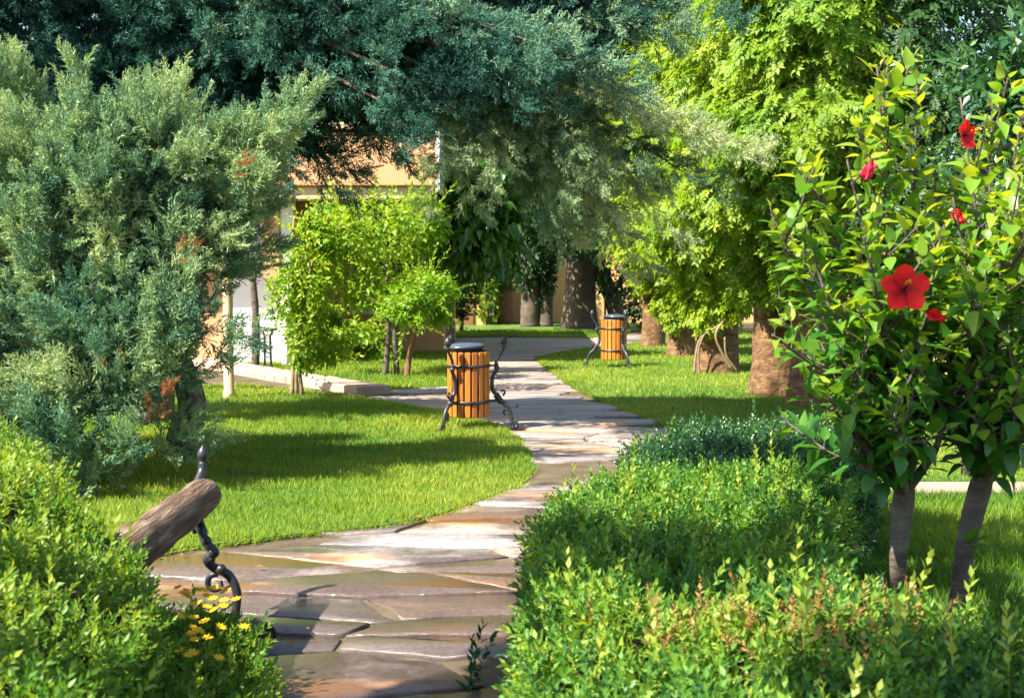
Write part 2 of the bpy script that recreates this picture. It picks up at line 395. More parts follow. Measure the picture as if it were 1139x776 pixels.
def px_poly(l): return [G(x, y)[:2] for x, y in l]
path_poly = px_poly([(60, 900), (640, 900), (640, 640), (700, 520), (800, 492), (755, 474), (660, 432), (600, 398), (690, 389), (700, 372), (470, 372), (440, 378), (480, 392), (478, 432), (420, 434), (410, 456), (540, 482), (570, 520), (540, 552), (215, 600), (60, 640)])
def crazy_paving():
    rng = np.random.default_rng(8); sx, sy = .43, .36; ST = 3.0
    x0, x1, y0, y1 = -2.2, 2.9, 1.5, 35
    nx, ny = int((x1 - x0) / sx), int((y1 - y0) / sy)
    site = np.empty((nx, ny, 2))
    for i in range(nx):
        for j in range(ny):
            site[i, j] = (x0 + (i + .3 * (j % 2) + rng.uniform(-.42, .42)) * sx, y0 + (j + rng.uniform(-.26, .26)) * sy + .02 * i)
    V, T, A = [], [], []; n0 = 0
    for i in range(2, nx - 2):
        for j in range(4, ny - 4):
            c = site[i, j]
            if not inpoly((c * (ST, 1))[None], path_poly)[0]: continue
            poly = [np.array(q) + c for q in ((-2.5, -1.2), (2.5, -1.2), (2.5, 1.2), (-2.5, 1.2))]
            for a in range(-2, 3):
                for b in range(-4, 5):
                    if a == 0 and b == 0: continue
                    o = site[i + a, j + b]; d = o - c; L = np.linalg.norm(d); nn = d / L; lim = L / 2 - .014 * math.hypot(nn[0] / ST, nn[1])
                    new = []
                    for k in range(len(poly)):
                        p, q = poly[k], poly[(k + 1) % len(poly)]
                        dp, dq = np.dot(p - c, nn) - lim, np.dot(q - c, nn) - lim
                        if dp <= 0: new.append(p)
                        if dp * dq < 0: new.append(p + (q - p) * dp / (dp - dq))
                    poly = new
                    if len(poly) < 3: break
                if len(poly) < 3: break
            if len(poly) < 3: continue
            poly = [p * (ST, 1) for p in poly]
            # roughen the outline: subdivide edges and jitter
            pts = []
            for k in range(len(poly)):
                p, q = poly[k], poly[(k + 1) % len(poly)]; L = np.linalg.norm(q - p); m = max(1, int(L / .09))
                nn = np.array([q[1] - p[1], p[0] - q[0]]) / (L + 1e-9)
                for u in range(m):
                    pts.append(p + (q - p) * u / m + (-nn * abs(rng.normal()) * .012 if u else 0))
            pts = np.array(pts); n = len(pts); ctr = pts.mean(0)
            h = .016 + rng.uniform(0, .009); tl = rng.normal(size=2) * .006
            def zz(q): return h + (q - ctr) @ tl
            inn = ctr + (pts - ctr) * (1 - .007 / (np.linalg.norm(pts - ctr, axis=1, keepdims=True) + .05))
            ver = np.concatenate([np.c_[pts, np.full(n, -.004)], np.c_[pts, zz(pts) - .004], np.c_[inn, zz(inn)], [[*ctr, h]]])
            tri = []
            for k in range(n):
                k2 = (k + 1) % n
                for r_ in (0, n): tri += [(r_ + k, r_ + k2, r_ + k2 + n), (r_ + k, r_ + k2 + n, r_ + k + n)]
                tri.append((2 * n + k, 2 * n + k2, 3 * n))
            V.append(ver); T.append(np.array(tri) + n0); A.append(np.full(len(ver), rng.uniform())); n0 += len(ver)
    c = Cloud(); c.raw(np.concatenate(V), np.concatenate(T), np.concatenate(A))
    tag(c.build('path', M['flag']), kind='structure')
crazy_paving()

LAWNS = {
    'near': [(215, 612), (270, 606), (330, 598), (385, 593), (430, 588), (485, 576), (530, 562), (572, 546), (588, 526), (584, 508), (574, 492), (560, 481), (545, 474), (500, 463), (430, 450), (380, 441), (330, 436), (262, 430), (150, 432), (-60, 445), (-350, 480), (-350, 640), (60, 640)],
    'upper': [(262, 408), (330, 420), (430, 435), (497, 431), (493, 405), (495, 390), (470, 384), (420, 376), (330, 372), (200, 372), (120, 392), (160, 400)],
    'far': [(500, 377), (560, 376), (655, 377), (684, 374), (720, 366), (700, 356), (640, 352), (480, 354)],
    'right': [(757, 482), (728, 468), (700, 459), (668, 446), (642, 434), (630, 426), (606, 408), (599, 400), (622, 394), (655, 389), (700, 384), (760, 372), (900, 365), (1250, 372), (1500, 430), (1500, 538), (760, 538)],
    'side': [(700, 557), (1500, 557), (1500, 900), (700, 900)],
}
gn = Noise(5, 2.2); gn2 = Noise(6, .5)
def lawn(key, nblades, hgt, wid, bright=.5):
    poly = px_poly(LAWNS[key]); flat('lawn', poly, .028, M['lawn'], thick=.03)
    rng = np.random.default_rng(len(key)); a = np.array(poly); lo, hi = a.min(0), a.max(0)
    lo = np.maximum(lo, (-9, 3)); hi = np.minimum(hi, (12, 32))
    pts = np.empty((0, 2))
    while len(pts) < nblades:
        q = rng.uniform(lo, hi, (nblades * 2, 2))
        q = q[rng.uniform(size=len(q)) < np.clip((7.5 / q[:, 1]) ** 1.3, .05, 1)]
        q = q[np.abs(q[:, 0] - .0) < q[:, 1] * .50 + .9]
        q = q[inpoly(q, poly)]; pts = np.concatenate([pts, q])
    pts = pts[:nblades]; p = np.c_[pts, np.full(nblades, .026)]
    lean = rng.normal(size=(nblades, 2)) * .45
    d = unit(np.c_[lean, np.ones(nblades)])
    bl = mk([(-.5, 0, 0), (.5, 0, 0), (-.36, .55, .06), (.36, .55, .06), (0, 1, .26)], [(0, 1, 3), (0, 3, 2), (2, 3, 4)])
    sc = hgt * rng.uniform(.55, 1.25, nblades) * (1 + .35 * gn2(p))
    far = np.clip(p[:, 1] / 8, 1, 3)
    w_ = wid * far
    rot = frames(d, np.c_[rng.normal(size=(nblades, 2)), np.zeros(nblades)])
    rot = rot * np.stack([w_ / sc, np.ones(nblades), np.ones(nblades)], -1)[:, None, :]
    # overhanging blades soften the border
    vis = [(np.array(a_), np.array(b_)) for a_, b_ in zip(poly, poly[1:] + poly[:1]) if max(abs(a_[0]), abs(b_[0])) < 9 and max(a_[1], b_[1]) < 30]
    ep = []
    for a_, b_ in vis:
        L_ = np.linalg.norm(b_ - a_); m_ = int(L_ * 420); e_ = (b_ - a_) / (L_ + 1e-9); nn_ = np.array([e_[1], -e_[0]]); mid_ = (a_ + b_) / 2
        if inpoly((mid_ + nn_ * .01)[None], poly)[0]: nn_ = -nn_
        t_ = rng.uniform(size=m_); off_ = rng.normal(size=m_) * .022 + .012 * np.sin(t_ * L_ * 9 + L_) + .006
        q_ = a_ + (b_ - a_) * t_[:, None] + nn_ * off_[:, None]
        dd_ = unit(np.c_[nn_[None] * rng.uniform(0, .9, m_)[:, None] + rng.normal(size=(m_, 2)) * .35, np.full(m_, .75)])
        ep.append((np.c_[q_, np.full(m_, .012)], dd_))
    if ep:
        p2 = np.concatenate([e[0] for e in ep]); d2 = np.concatenate([e[1] for e in ep]); s2 = hgt * rng.uniform(.5, 1.1, len(p2)); w2 = wid * np.clip(p2[:, 1] / 8, 1, 3)
        r2 = frames(d2, np.c_[rng.normal(size=(len(p2), 2)), np.zeros(len(p2))]) * np.stack([w2 / s2, np.ones(len(p2)), np.ones(len(p2))], -1)[:, None, :]
        p = np.concatenate([p, p2]); sc = np.concatenate([sc, s2]); rot = np.concatenate([rot, r2]); nblades = len(p)
    c = Cloud(); c.add(bl, p, rot, sc, np.clip(bright + .30 * gn(p) + .12 * gn2(p) + rng.normal(size=nblades) * .14, 0, 1))
    tag(c.build('grass', M['grass']), kind='stuff')
lawn('near', 150000, .055, .0045, .66)
lawn('upper', 55000, .06, .0045, .66)
lawn('far', 16000, .08, .005, .45)
lawn('right', 115000, .055, .0045, .66)
lawn('side', 60000, .09, .006, .35)

flat('side_path', px_poly([(760, 543), (1500, 543), (1500, 555), (760, 555)]), .05, M['concrete'], thick=.05)

def kerb_row():
    up = curve([G(235, 404), G(262, 409), (G(330, 421)), G(380, 429), G(434, 438)], 26)
    root = thing('kerb', 'raised pink stone kerb curving between the two lawns on the left', 'kerb', up[0])
    mb = MB(); s = np.r_[0, np.cumsum(np.linalg.norm(np.diff(up, axis=0), axis=1))]
    L = s[-1]; n = int(L / .34)
    for i in range(n):
        a, b = (L * i / n + .006, L * (i + 1) / n - .006)
        p, q = (np.array([np.interp(t, s, up[:, k]) for k in range(3)]) for t in (a, b))
        t_ = unit(q - p); nn = np.array([t_[1], -t_[0], 0]) * .48
        h = .11 + random.uniform(-.006, .006)
        r0 = [p, q, q + nn, p + nn]
        mb.grid([[(*v[:2], -.02) for v in r0], [(*v[:2], h - .012) for v in r0], [(*(v[:2] + (np.mean(r0, 0)[:2] - v[:2]) * .05), h) for v in r0]], smooth=False)
    mb.build('kerb_stones', M['kerb'], root, True)
kerb_row()

# ---------------------------------------------------------------- buildings and walls
def bx(parent, name, m, *a, bev=.01):
    return MB().box(*a, bev=bev).build(name, M[m], parent, True)
h = thing('house', 'ochre stucco house with a flat porch roof behind the left trees', 'house', (-6, 22, 0))
bx(h, 'wall', 'stucco', -11, -3.72, 21.2, 29, 0, 2.72)
bx(h, 'white_dado', 'white', -4.75, -3.78, 21.16, 21.197, .05, 2.70, bev=.005)
bx(h, 'pillar', 'white', -3.80, -3.58, 20.7, 20.92, 0, 2.72)
bx(h, 'pillar', 'stucco', -4.10, -3.803, 20.66, 20.9, 1.45, 2.72)
bx(h, 'door_frame', 'brown', -3.577, -3.33, 20.9, 21.1, 0, 2.72)
bx(h, 'wall', 'stucco', -3.717, -1.30, 24.0, 29, 0, 2.72)
win = bx(h, 'window', 'white', -3.1, -1.7, 23.93, 23.997, .75, 2.2)
bx(win, 'pane', 'glass', -3.0, -1.8, 23.91, 23.927, .85, 2.1, bev=.002)
roof = bx(h, 'roof', 'stucco', -11.2, -1.22, 20.2, 29.2, 2.93, 3.78, bev=.02)
bx(roof, 'soffit_board', 'cream', -11.1, -1.30, 20.28, 29.1, 2.725, 2.927)
bx(roof, 'end_trim', 'white', -1.217, -1.14, 20.16, 29.2, 2.86, 3.82)
bx(roof, 'coping', 'cream', -11.25, -1.14, 20.14, 29.25, 3.825, 3.93)

h2 = thing('house', 'small distant orange house with a white roof edge beyond the path', 'house', (-1.5, 36, 0))
bx(h2, 'wall', 'ywall', -5, -.75, 36, 42, 0, 2.5)
bx(h2, 'roof', 'white', -5.2, -.6, 35.5, 42.3, 2.503, 2.85)
bx(h2, 'door', 'brown', -1.9, -1.1, 35.94, 35.997, 0, 2.0)
gw = thing('garden_wall', 'yellow stucco garden wall behind the far tree trunks', 'wall', (2, 38, 0))
bx(gw, 'wall_face', 'ywall', -.5, 12, 38, 38.3, 0, 2.3)
bx(gw, 'coping', 'cream', -.55, 12.05, 37.95, 38.35, 2.303, 2.4)

post = thing('porch_post', 'cream painted round post standing at the edge of the near lawn', 'post', G(255, 446))
g = np.array(post.location)
MB().lathe([(.075, .0), (.075, .12), (.062, .14), (.06, 2.6), (.075, 2.62), (.075, 2.7)], 16, g).build('shaft', M['cream'], post, True)
rf = MB().box(g[0] - 2.6, g[0] + .12, g[1] - .08, g[1] + .08, 2.705, 2.85, bev=.01).build('beam', M['cream'], post, True)
MB().lathe([(.075, 0), (.075, .12), (.062, .14), (.06, 2.7)], 12, g - np.array([2.45, 0, 0])).build('shaft', M['cream'], post, True)

# slim iron pedestal by the white wall
pd = thing('iron_pedestal', 'black openwork iron pedestal with a flat top beside the white wall', 'pedestal', G(298, 411))
pb = MB()
for sx, sy in ((-1, -1), (1, -1), (1, 1), (-1, 1)):
    pb.tube([(sx * .075, sy * .075, 0), (sx * .05, sy * .05, .1), (sx * .045, sy * .045, .55), (sx * .09, sy * .09, .62)], .011, 6)
for z in (.08, .2, .32, .44, .55): pb.box(-.05, .05, -.05, .05, z, z + .015)
pb.build('stem', M['iron'], pd)
MB().lathe([(.10, .62), (.17, .635), (.17, .66), (.12, .67)], 16).build('top', M['iron'], pd)

for px, py, lab in ((631, 357, 'slim dark metal pole against the yellow wall left of the big trunk'), (673, 357, 'slim dark metal pole behind the right litter bin')):
    q = G(px, 362); o = thing('metal_pole', lab, 'pole', q)
    MB().lathe([(.07, 0), (.07, .04), (.035, .06), (.03, 2.4), (.045, 2.42), (.02, 2.5)], 8).build('shaft', M['iron'], o)

fr = thing('wooden_fence', 'low yellow board fence behind the hibiscus and the pink side path', 'fence', (5, 12.4, 0))
fb = MB()
for i in range(46):
    x = 4.05 + i * .115; fb.box(x, x + .10, 12.4, 12.425, .03, .98 + random.uniform(-.02, .02), bev=.006)
fb.build('boards', M['fence'], fr, True)
for z in (.25, .75): bx(fr, 'rail', 'brown', 4.05, 9.3, 12.428, 12.47, z, z + .07)

# ---------------------------------------------------------------- trees: builders
def trunk(parent, pts, rads, m, name='trunk', n=12, wob=.08, seed=1, res=24):
    c = curve(pts, res); r_ = np.interp(np.linspace(0, 1, len(c)), np.linspace(0, 1, len(rads)), rads)
    nz = Noise(seed, .35)
    return MB().tube(c, r_, n, lambda q: wob * nz(q)).build(name, M[m], parent, True)

def plume(c, a, b, wid, n, sl, rng, tint, droop=0.0, mi=0, tn=None):
    """a feathery branch: sprays set along the axis a->b, spreading forward"""
    a, b = np.asarray(a, float), np.asarray(b, float); ax = b - a; L = np.linalg.norm(ax); ax = ax / L
    t = np.sort(rng.uniform(0, 1, n)) ** .85
    rd = rng.normal(size=(n, 3)); rd -= (rd @ ax)[:, None] * ax; rd = unit(rd)
    env = wid * np.clip(1.15 * np.sin(np.pi * np.clip(t * .86 + .10, 0, 1)) ** .7, .05, 1)
    pos = a + ax * (t * L)[:, None] + rd * (env * rng.uniform(.0, .75, n))[:, None]
    pos[:, 2] -= droop * (t ** 2) * L
    d = unit(ax * rng.uniform(.55, 1.2, n)[:, None] + rd * (.75 - .45 * t)[:, None] + rng.normal(size=(n, 3)) * .16 + np.array([0, 0, .18 - droop]))
    tt = tint + rng.normal(size=n) * .10 + (.20 * tn(pos) if tn is not None else 0)
    s = sl * rng.uniform(.7, 1.25, n) * (1.05 - .25 * t)
    rot = frames(d, rd + rng.normal(size=(n, 3)) * .4)
    k = rng.integers(0, len(SPRAYS), n)
    for i in range(len(SPRAYS)):
        q = k == i; c.add(SPRAYS[i], pos[q], rot[q], s[q], np.clip(tt[q], 0, 1), mi)

# ---- A: large blue-green juniper in front on the left
def juniper():
    rng = np.random.default_rng(21)
    base = G(198, 512)
    o = thing('juniper_tree', 'big sprawling grey-green juniper with feathery sprays at the left of the path', 'tree', base)
    trunk(o, [base, P(203, 480, 10.45), P(214, 450, 10.4), P(190, 380, 10.3), P(140, 300, 10.2), P(120, 200, 10.2)], [.15, .125, .12, .10, .07, .03], 'bark', seed=2)
    br = MB()
    c = Cloud(); tn = Noise(4, .8)
    # (base px, tip px, depth base, depth tip, half width, number, spray length)
    pl = [(120, 260, 78, 52, 9.9, 9.5, .20, 90), (120, 230, 168, 78, 9.9, 9.6, .16, 50), (170, 250, 196, 70, 9.9, 9.5, .20, 75),
          (190, 240, 262, 120, 9.9, 9.5, .22, 70), (210, 230, 366, 88, 9.9, 9.3, .17, 80), (215, 240, 330, 130, 9.9, 9.3, .2, 70),
          (200, 260, 300, 190, 9.8, 9.2, .26, 80), (150, 270, 215, 160, 9.7, 9.2, .28, 90), (60, 290, 60, 160, 9.7, 9.1, .28, 90),
          (20, 260, -20, 150, 9.8, 9.3, .28, 70), (110, 280, 110, 170, 9.6, 9.0, .26, 80), (40, 240, 25, 110, 9.9, 9.6, .2, 50), (10, 160, 4, 45, 10.2, 10.0, .22, 70), (-20, 180, -34, 60, 10.2, 10.0, .25, 60), (30, 170, 30, 75, 10.4, 10.2, .16, 45), (215, 230, 300, 205, 9.6, 9.2, .16, 45), (200, 280, 262, 262, 9.5, 9.1, .18, 45)]
    for (x0, y0, x1, y1, d0, d1, wd, n) in pl:
        a, b = P(x0, y0, d0), P(x1, y1, d1)
        plume(c, a, a + (b - a) * (1 - .16 / max(.3, np.linalg.norm(b - a))), wd * .85, int(n * .8), .31, rng, .72, 0, 0, tn)
        br.tube([P(150, 330, 10.2), a + (b - a) * .1, a + (b - a) * .8], [.02, .009, .003], 6)
    # body: scalloped puffs facing out, up and to the camera
    for k in range(330):
        px = rng.uniform(-70, 300); py = rng.uniform(190, 545)
        lim = (272 if py < 290 else 272 - 1.1 * (py - 290) if py < 340 else 216) if py < 435 else 186 - .1 * (py - 435)
        if px > lim: continue
        d = 9.35 + .75 * abs(px - 110) / 190 * .6 + .5 * rng.uniform(-.4, 1.0) - .75 * max(0, (py - 280) / 230)
        a = P(px, py, d + .25)
        out = np.array([(px - 110) / 260 + rng.normal() * .35, -.55 + rng.normal() * .2, .62 + rng.normal() * .25 - .25 * max(0, (py - 380) / 170)])
        L = rng.uniform(.4, .8); b = a + unit(out) * L
        plume(c, a, b, rng.uniform(.13, .2), int(rng.uniform(16, 24)), rng.uniform(.26, .36), rng, .62 + rng.normal() * .16, .05, 0, tn)
    c.build('crown', M['juniper'], o)
    br.build('branches', M['redbark'], o, True)
    dc = Cloud()
    for (x, y, x1, y1, d, n) in ((165, 475, 188, 430, 8.7, 12), (203, 290, 212, 272, 8.9, 7), (258, 195, 272, 180, 8.95, 7), (120, 420, 128, 400, 8.8, 6)):
        plume(dc, P(x, y, d), P(x1, y1, d - .15), .07, n, .13, rng, .5)
    dc.build('dead_sprays', M['dead'], o)
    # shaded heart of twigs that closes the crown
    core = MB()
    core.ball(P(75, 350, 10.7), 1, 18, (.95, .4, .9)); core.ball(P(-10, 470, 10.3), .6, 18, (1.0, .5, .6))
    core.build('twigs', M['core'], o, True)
juniper()

# ---- B: cedar behind, shade put into its needle colour, boughs over the path
def cedar():
    rng = np.random.default_rng(33)
    base = np.array([-3.7, 12.9, 0])
    o = thing('cedar_tree', 'blue-green conifer toned dark for shade whose boughs hang over the path and frame the top', 'tree', base)
    trunk(o, [base, base + (.1, 0, 2), base + (.2, 0, 3.8), base + (.2, .1, 5.2)], [.22, .19, .13, .05], 'bark', seed=5)
    c = Cloud(); tn = Noise(14, 1.0); br = MB()
    # boughs: from the trunk out to picture points at stated depths
    tips = [(470, 95, 11.1), (510, 88, 11.0), (555, 76, 11.0), (610, 78, 11.05), (650, 66, 11.1), (585, 45, 11.1), (530, 45, 11.1), (440, 120, 11.2), (765, 8, 12.6), (725, 30, 12.0), (665, 90, 12.3), (640, 30, 12.2), (600, 110, 12.2), (560, 55, 11.8), (520, 20, 11.6), (500, 120, 12.0),
            (455, 70, 11.8), (430, 150, 12.2), (400, 10, 11.8), (380, 105, 11.9), (350, 170, 12.3), (330, 50, 12.0), (300, 10, 12.2), (280, 120, 12.4), (250, 45, 12.2),
            (205, 20, 12.6), (150, 50, 12.8), (120, 110, 13), (80, 20, 13), (30, 60, 13), (-30, 30, 13.2), (-20, 130, 13.2), (60, 130, 13.2), (180, 120, 12.9),
            (300, 165, 11.9), (310, 145, 11.9), (345, 150, 12), (690, -60, 12.8), (560, -60, 12.4), (420, -70, 12.4), (280, -70, 12.6), (140, -60, 13), (0, -60, 13.4), (620, -20, 13.2), (470, -20, 12.8), (340, -20, 13)]
    for (px, py, d) in tips:
        py = max(py, -45); d = d if d < 11.3 else min(max(d, 12.4), 12.7); b = P(px, py, d); hz = b[2] + .15 + .16 * np.linalg.norm((b - base)[:2])
        a = base + np.array([.15, -.1, min(hz, 4.6)])
        mid = (a + b) / 2 + np.array([0, -.15, .28])
        cv = curve([a, mid, b], 20)
        br.tube(cv, np.linspace(.06, .008, len(cv)), 6)
        L = np.linalg.norm(b - a); m = int(L * 6); tb = .45 + rng.normal() * .2 + .3 * min(1, max(0, (px - 520) / 200))  # bough tint paints in sunlit streaks, lighter toward the right
        for t in np.linspace(.12, 1, m):
            i = t * (len(cv) - 1); q = cv[int(i)]; ax = unit(cv[min(int(i) + 1, len(cv) - 1)] - cv[max(int(i) - 1, 0)])
            side = unit(np.cross(ax, (0, 0, 1))) * rng.choice((-1, 1))
            dr = unit(ax * .8 + side * rng.uniform(.1, .9) + np.array([0, -.1, rng.uniform(-.30, .25)]))
            plume(c, q, q + dr * rng.uniform(.45, .85), rng.uniform(.11, .18), 15, .29, rng, tb, .10, 0, tn)
    # back fill, higher and deeper
    for k in range(430):
        px = rng.uniform(-60, 650); q = P(px, rng.uniform(-45, 170 if px < 330 else (125 if px < 490 else 90)), rng.uniform(12.4, 13.3))
        dr = unit(np.array([rng.normal() * .7, -.6, rng.uniform(-.35, .35)]))
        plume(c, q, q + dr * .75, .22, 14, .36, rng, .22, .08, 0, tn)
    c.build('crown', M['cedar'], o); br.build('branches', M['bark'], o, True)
    return o
CEDAR = cedar()

# ---- its lower boughs above the bins, sunlight put into their lighter grey-green needles
def lower_boughs(o):
    rng = np.random.default_rng(44); base = np.array(o.location)
    c = Cloud(); tn = Noise(24, .7); br = MB()
    hub = P(500, 95, 12.6); a = base + np.array([.15, -.1, 3.3])
    br.tube(curve([a, (a + hub) / 2 + np.array([0, -.2, .15]), hub], 16), np.linspace(.10, .05, len(curve([a, hub, hub], 16))) if False else .05, 8)
    tips = [(815, 160, 11.2), (775, 200, 11.4), (745, 140, 11.4), (722, 222, 11.5), (690, 250, 11.6), (655, 262, 11.7), (640, 215, 11.5), (605, 232, 11.6), (585, 200, 11.4),
            (545, 180, 11.4), (520, 200, 11.6), (500, 165, 11.6), (495, 185, 12.0), (620, 150, 11.2), (660, 180, 11.2), (690, 150, 11.3), (700, 190, 11.4),
            (600, 175, 11.2), (560, 160, 11.2), (670, 215, 11.3), (520, 140, 11.3)]
    for (px, py, d) in tips:
        b = P(px, py, d); mid = (hub + b) / 2 + np.array([0, -.1, .22])
        cv = curve([hub, mid, b], 18); br.tube(cv, np.linspace(.022, .004, len(cv)), 6)
        m = max(4, int(np.linalg.norm(b - hub) * 5.6)); tb = .62 + rng.normal() * .2
        for t in np.linspace(.15, 1, m):
            i = int(t * (len(cv) - 1)); q = cv[i]; ax = unit(cv[min(i + 1, len(cv) - 1)] - cv[max(i - 1, 0)])
            side = unit(np.cross(ax, (0, 0, 1))) * rng.choice((-1, 1))
            dr = unit(ax * .9 + side * rng.uniform(0, .7) + np.array([0, -.15, rng.uniform(-.4, .15)]))
            plume(c, q, q + dr * rng.uniform(.32, .55), rng.uniform(.08, .14), 14, .22, rng, tb, .10, 0, tn)
    c.build('lower_crown', M['greyjun'], o); br.build('lower_branches', M['redbark'], o, True)
lower_boughs(CEDAR)

# ---- palms wrapped in feathery creeper on the right
def creeper_palm(px, py, half_px, zlow, label, m='creeper', n=4200, bright=.5, seed=1, rt=.30, vines=(), top=7.0):
    rng = np.random.default_rng(seed); base = G(px, py); d = base[1]
    o = thing('palm_tree', label, 'tree', base, group='creeper covered palms beside the right lawn')
    trunk(o, [base, base + (0.02, 0, .6), base + (.03, 0, 2.5), base + (0, 0, top)], [rt * 1.12, rt, rt * .94, rt * .82], 'palm', n=26, wob=.022, seed=seed, res=44)
    Rr = half_px / F * d
    nz = Noise(seed + 60, .9); c = Cloud(); tn = Noise(seed + 7, .8); lo = Noise(seed + 13, 1.0)
    th = np.where(rng.uniform(size=n) < .72, rng.uniform(-math.pi, 0, n), rng.uniform(0, math.pi, n))
    z = zlow + (top - zlow) * rng.uniform(0, 1, n) ** 1.15
    dirh = np.stack([np.cos(th), np.sin(th), np.zeros(n)], -1)
    q0 = base + dirh * Rr; q0[:, 2] = z
    taper = np.clip((z - zlow) / 1.1, .38, 1)
    r_ = Rr * taper * (1 + .28 * nz(q0)) * (1 - .5 * rng.uniform(0, 1, n) ** 2.2)
    pos = base + dirh * np.maximum(r_, rt * .95)[:, None]; pos[:, 2] = z + .35 * lo(q0)
    dd = unit(dirh * rng.uniform(.25, .9, n)[:, None] + rng.normal(size=(n, 3)) * .42 + np.array([0, 0, -.75]))
    rot = frames(dd, dirh + rng.normal(size=(n, 3)) * .35 + np.array([0, 0, .5]))
    s = rng.uniform(.16, .28, n); tt = np.clip(bright + .18 * tn(pos) + rng.normal(size=n) * .1, 0, 1); k = rng.integers(0, 4, n)
    for i in range(4): c.add(PINN[i], pos[k == i], rot[k == i], s[k == i], tt[k == i])
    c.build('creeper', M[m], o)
    for vpts, vr in vines:
        MB().tube(curve([P(*v) for v in vpts], 14), np.linspace(vr, vr * .7, len(curve([P(*v) for v in vpts], 14))), 7).build('vine_stem', M['vinebark'], o, True)
creeper_palm(726, 386, 50, 1.3, 'hindmost creeper-wrapped palm trunk, half hidden beyond the right bin', n=5600, bright=.9, seed=1, rt=.24)
creeper_palm(758, 397, 58, 1.0, 'creeper-wrapped palm trunk second from the right bin', n=6500, bright=.86, seed=2, rt=.26)
creeper_palm(796, 415, 74, 1.0, 'palm trunk with pale bare vine stems at its foot under the creeper', n=8000, bright=.78, seed=3, rt=.33,
             vines=[([(772, 416, 19.0), (774, 395, 19.0), (780, 375, 19.0), (800, 362, 18.9)], .02), ([(778, 417, 19), (777, 390, 18.95), (783, 372, 18.9)], .018),
                    ([(815, 412, 19.0), (803, 392, 18.95), (796, 372, 18.9), (806, 355, 18.9)], .024), ([(820, 413, 19.0), (808, 395, 18.95), (806, 375, 18.9)], .018)])
creeper_palm(860, 440, 100, 1.35, 'thick brown palm trunk with creeper hanging to half its height', n=9500, bright=.66, seed=4, rt=.29)
creeper_palm(907, 452, 96, 1.65, 'tapering palm trunk nearest the hibiscus under darker creeper', n=9500, bright=.6, seed=5, rt=.31)
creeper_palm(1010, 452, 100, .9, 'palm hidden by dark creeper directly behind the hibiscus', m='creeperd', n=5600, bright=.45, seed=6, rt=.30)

# ---- leafy shrubs and small trees
def leaf_blob(c, ctr, rad, n, size, rng, tint, proto=LEAF4, hollow=.55, droop=.3, mi=0, tn=None, clump=.35):
    ctr = np.asarray(ctr, float); rad = np.asarray(rad, float)
    u = rdirs(n, rng); k = rng.uniform(hollow, 1.0, n) ** .7
    nz = Noise(int(rng.integers(1e6)), clump * 3)
    p = ctr + u * rad * (k * (1 + .45 * nz(u * rad + ctr)))[:, None]
    keep = Noise(int(rng.integers(1e6)), clump * 1.6)(p) > -.45
    p, u = p[keep], u[keep]; n = len(p)
    d = unit(u * .6 + rng.normal(size=(n, 3)) * .55 + np.array([0, 0, -droop]))
    rot = frames(d, np.array([0, 0, 1]) + u * .5 + rng.normal(size=(n, 3)) * .4)
    t = tint + rng.normal(size=n) * .12 + (.15 * tn(p) if tn else 0)
    c.add(proto, p, rot, size * rng.uniform(.65, 1.3, n), np.clip(t, 0, 1), mi)

def shrub(name, label, cat, base, stems, blobs, m, leaf, bark='greybark', seed=1, tint=.55, group=None, proto=LEAF4, sr=.03, droop=.3, hollow=.35):
    rng = np.random.default_rng(seed); o = thing(name, label, cat, base, group=group)
    for s in stems: trunk(o, s, [sr, sr * .8, sr * .45], bark, 'trunk', 8, .1, seed, 16)
    c = Cloud(); tn = Noise(seed + 3, .6)
    for (ctr, rad, n) in blobs: leaf_blob(c, ctr, rad, n, leaf, rng, tint, proto, hollow, droop, 0, tn)
    if leaf < .12:
        for (ctr, rad, n) in blobs:
            k = int(n / 60); u = unit(rng.normal(size=(k, 3)) + np.array([0, -.3, .35])); pp = np.asarray(ctr) + u * np.asarray(rad) * rng.uniform(.6, 1.0, k)[:, None]
            dd = unit(u + rng.normal(size=(k, 3)) * .5 + np.array([0, 0, .15])); fr_ = frames(dd, rng.normal(size=(k, 3)))
            c.add(sprig(77, 12, 1.0, leaf * 2.2, .3), pp, fr_, rng.uniform(.3, .6, k), np.clip(tint + .15 + rng.normal(size=k) * .12, 0, 1))
    c.build('crown', M[m], o)
    return o
b = G(330, 444)
shrub('jasmine_shrub', 'yellow-green climbing shrub with bare twisted stems at the kerb', 'shrub', b,
      [[b + (dx, 0, 0), b + (dx * .4, 0, .7), P(335 + dx * 150, 300, 15.4), P(345 + dx * 300, 240, 15.3)] for dx in (-.06, 0, .07)],
      [(P(335, 380, 15.4), (.22, .22, .45), 900), (P(345, 300, 15.4), (.36, .35, .42), 1500), (P(375, 262, 15.5), (.38, .35, .24), 1300), (P(350, 255, 15.4), (.2, .25, .25), 500), (P(405, 315, 15.6), (.30, .4, .36), 1000), (P(318, 330, 15.5), (.2, .2, .3), 500), (P(430, 255, 15.9), (.4, .4, .35), 1100), (P(365, 370, 15.7), (.35, .3, .4), 1300)],
      'lime', .085, 'vinebark', 3, .66)
b = G(432, 420)
shrub('small_tree', 'slim leafy tree with paired pale stems on the upper left lawn', 'tree', b,
      [[b + (-.05, 0, 0), b + (0, 0, .7), P(430, 290, 18.6)], [b + (.12, .1, 0), b + (.10, 0, .7), P(440, 280, 18.7)]],
      [(P(425, 258, 18.7), (.66, .6, .36), 2400), (P(375, 248, 18.8), (.35, .4, .3), 900), (P(440, 330, 18.7), (.35, .35, .5), 1200), (P(400, 370, 19), (.5, .5, .2), 700), (P(470, 250, 18.8), (.4, .4, .5), 1200)],
      'lime', .10, 'greybark', 4, .6, sr=.05)
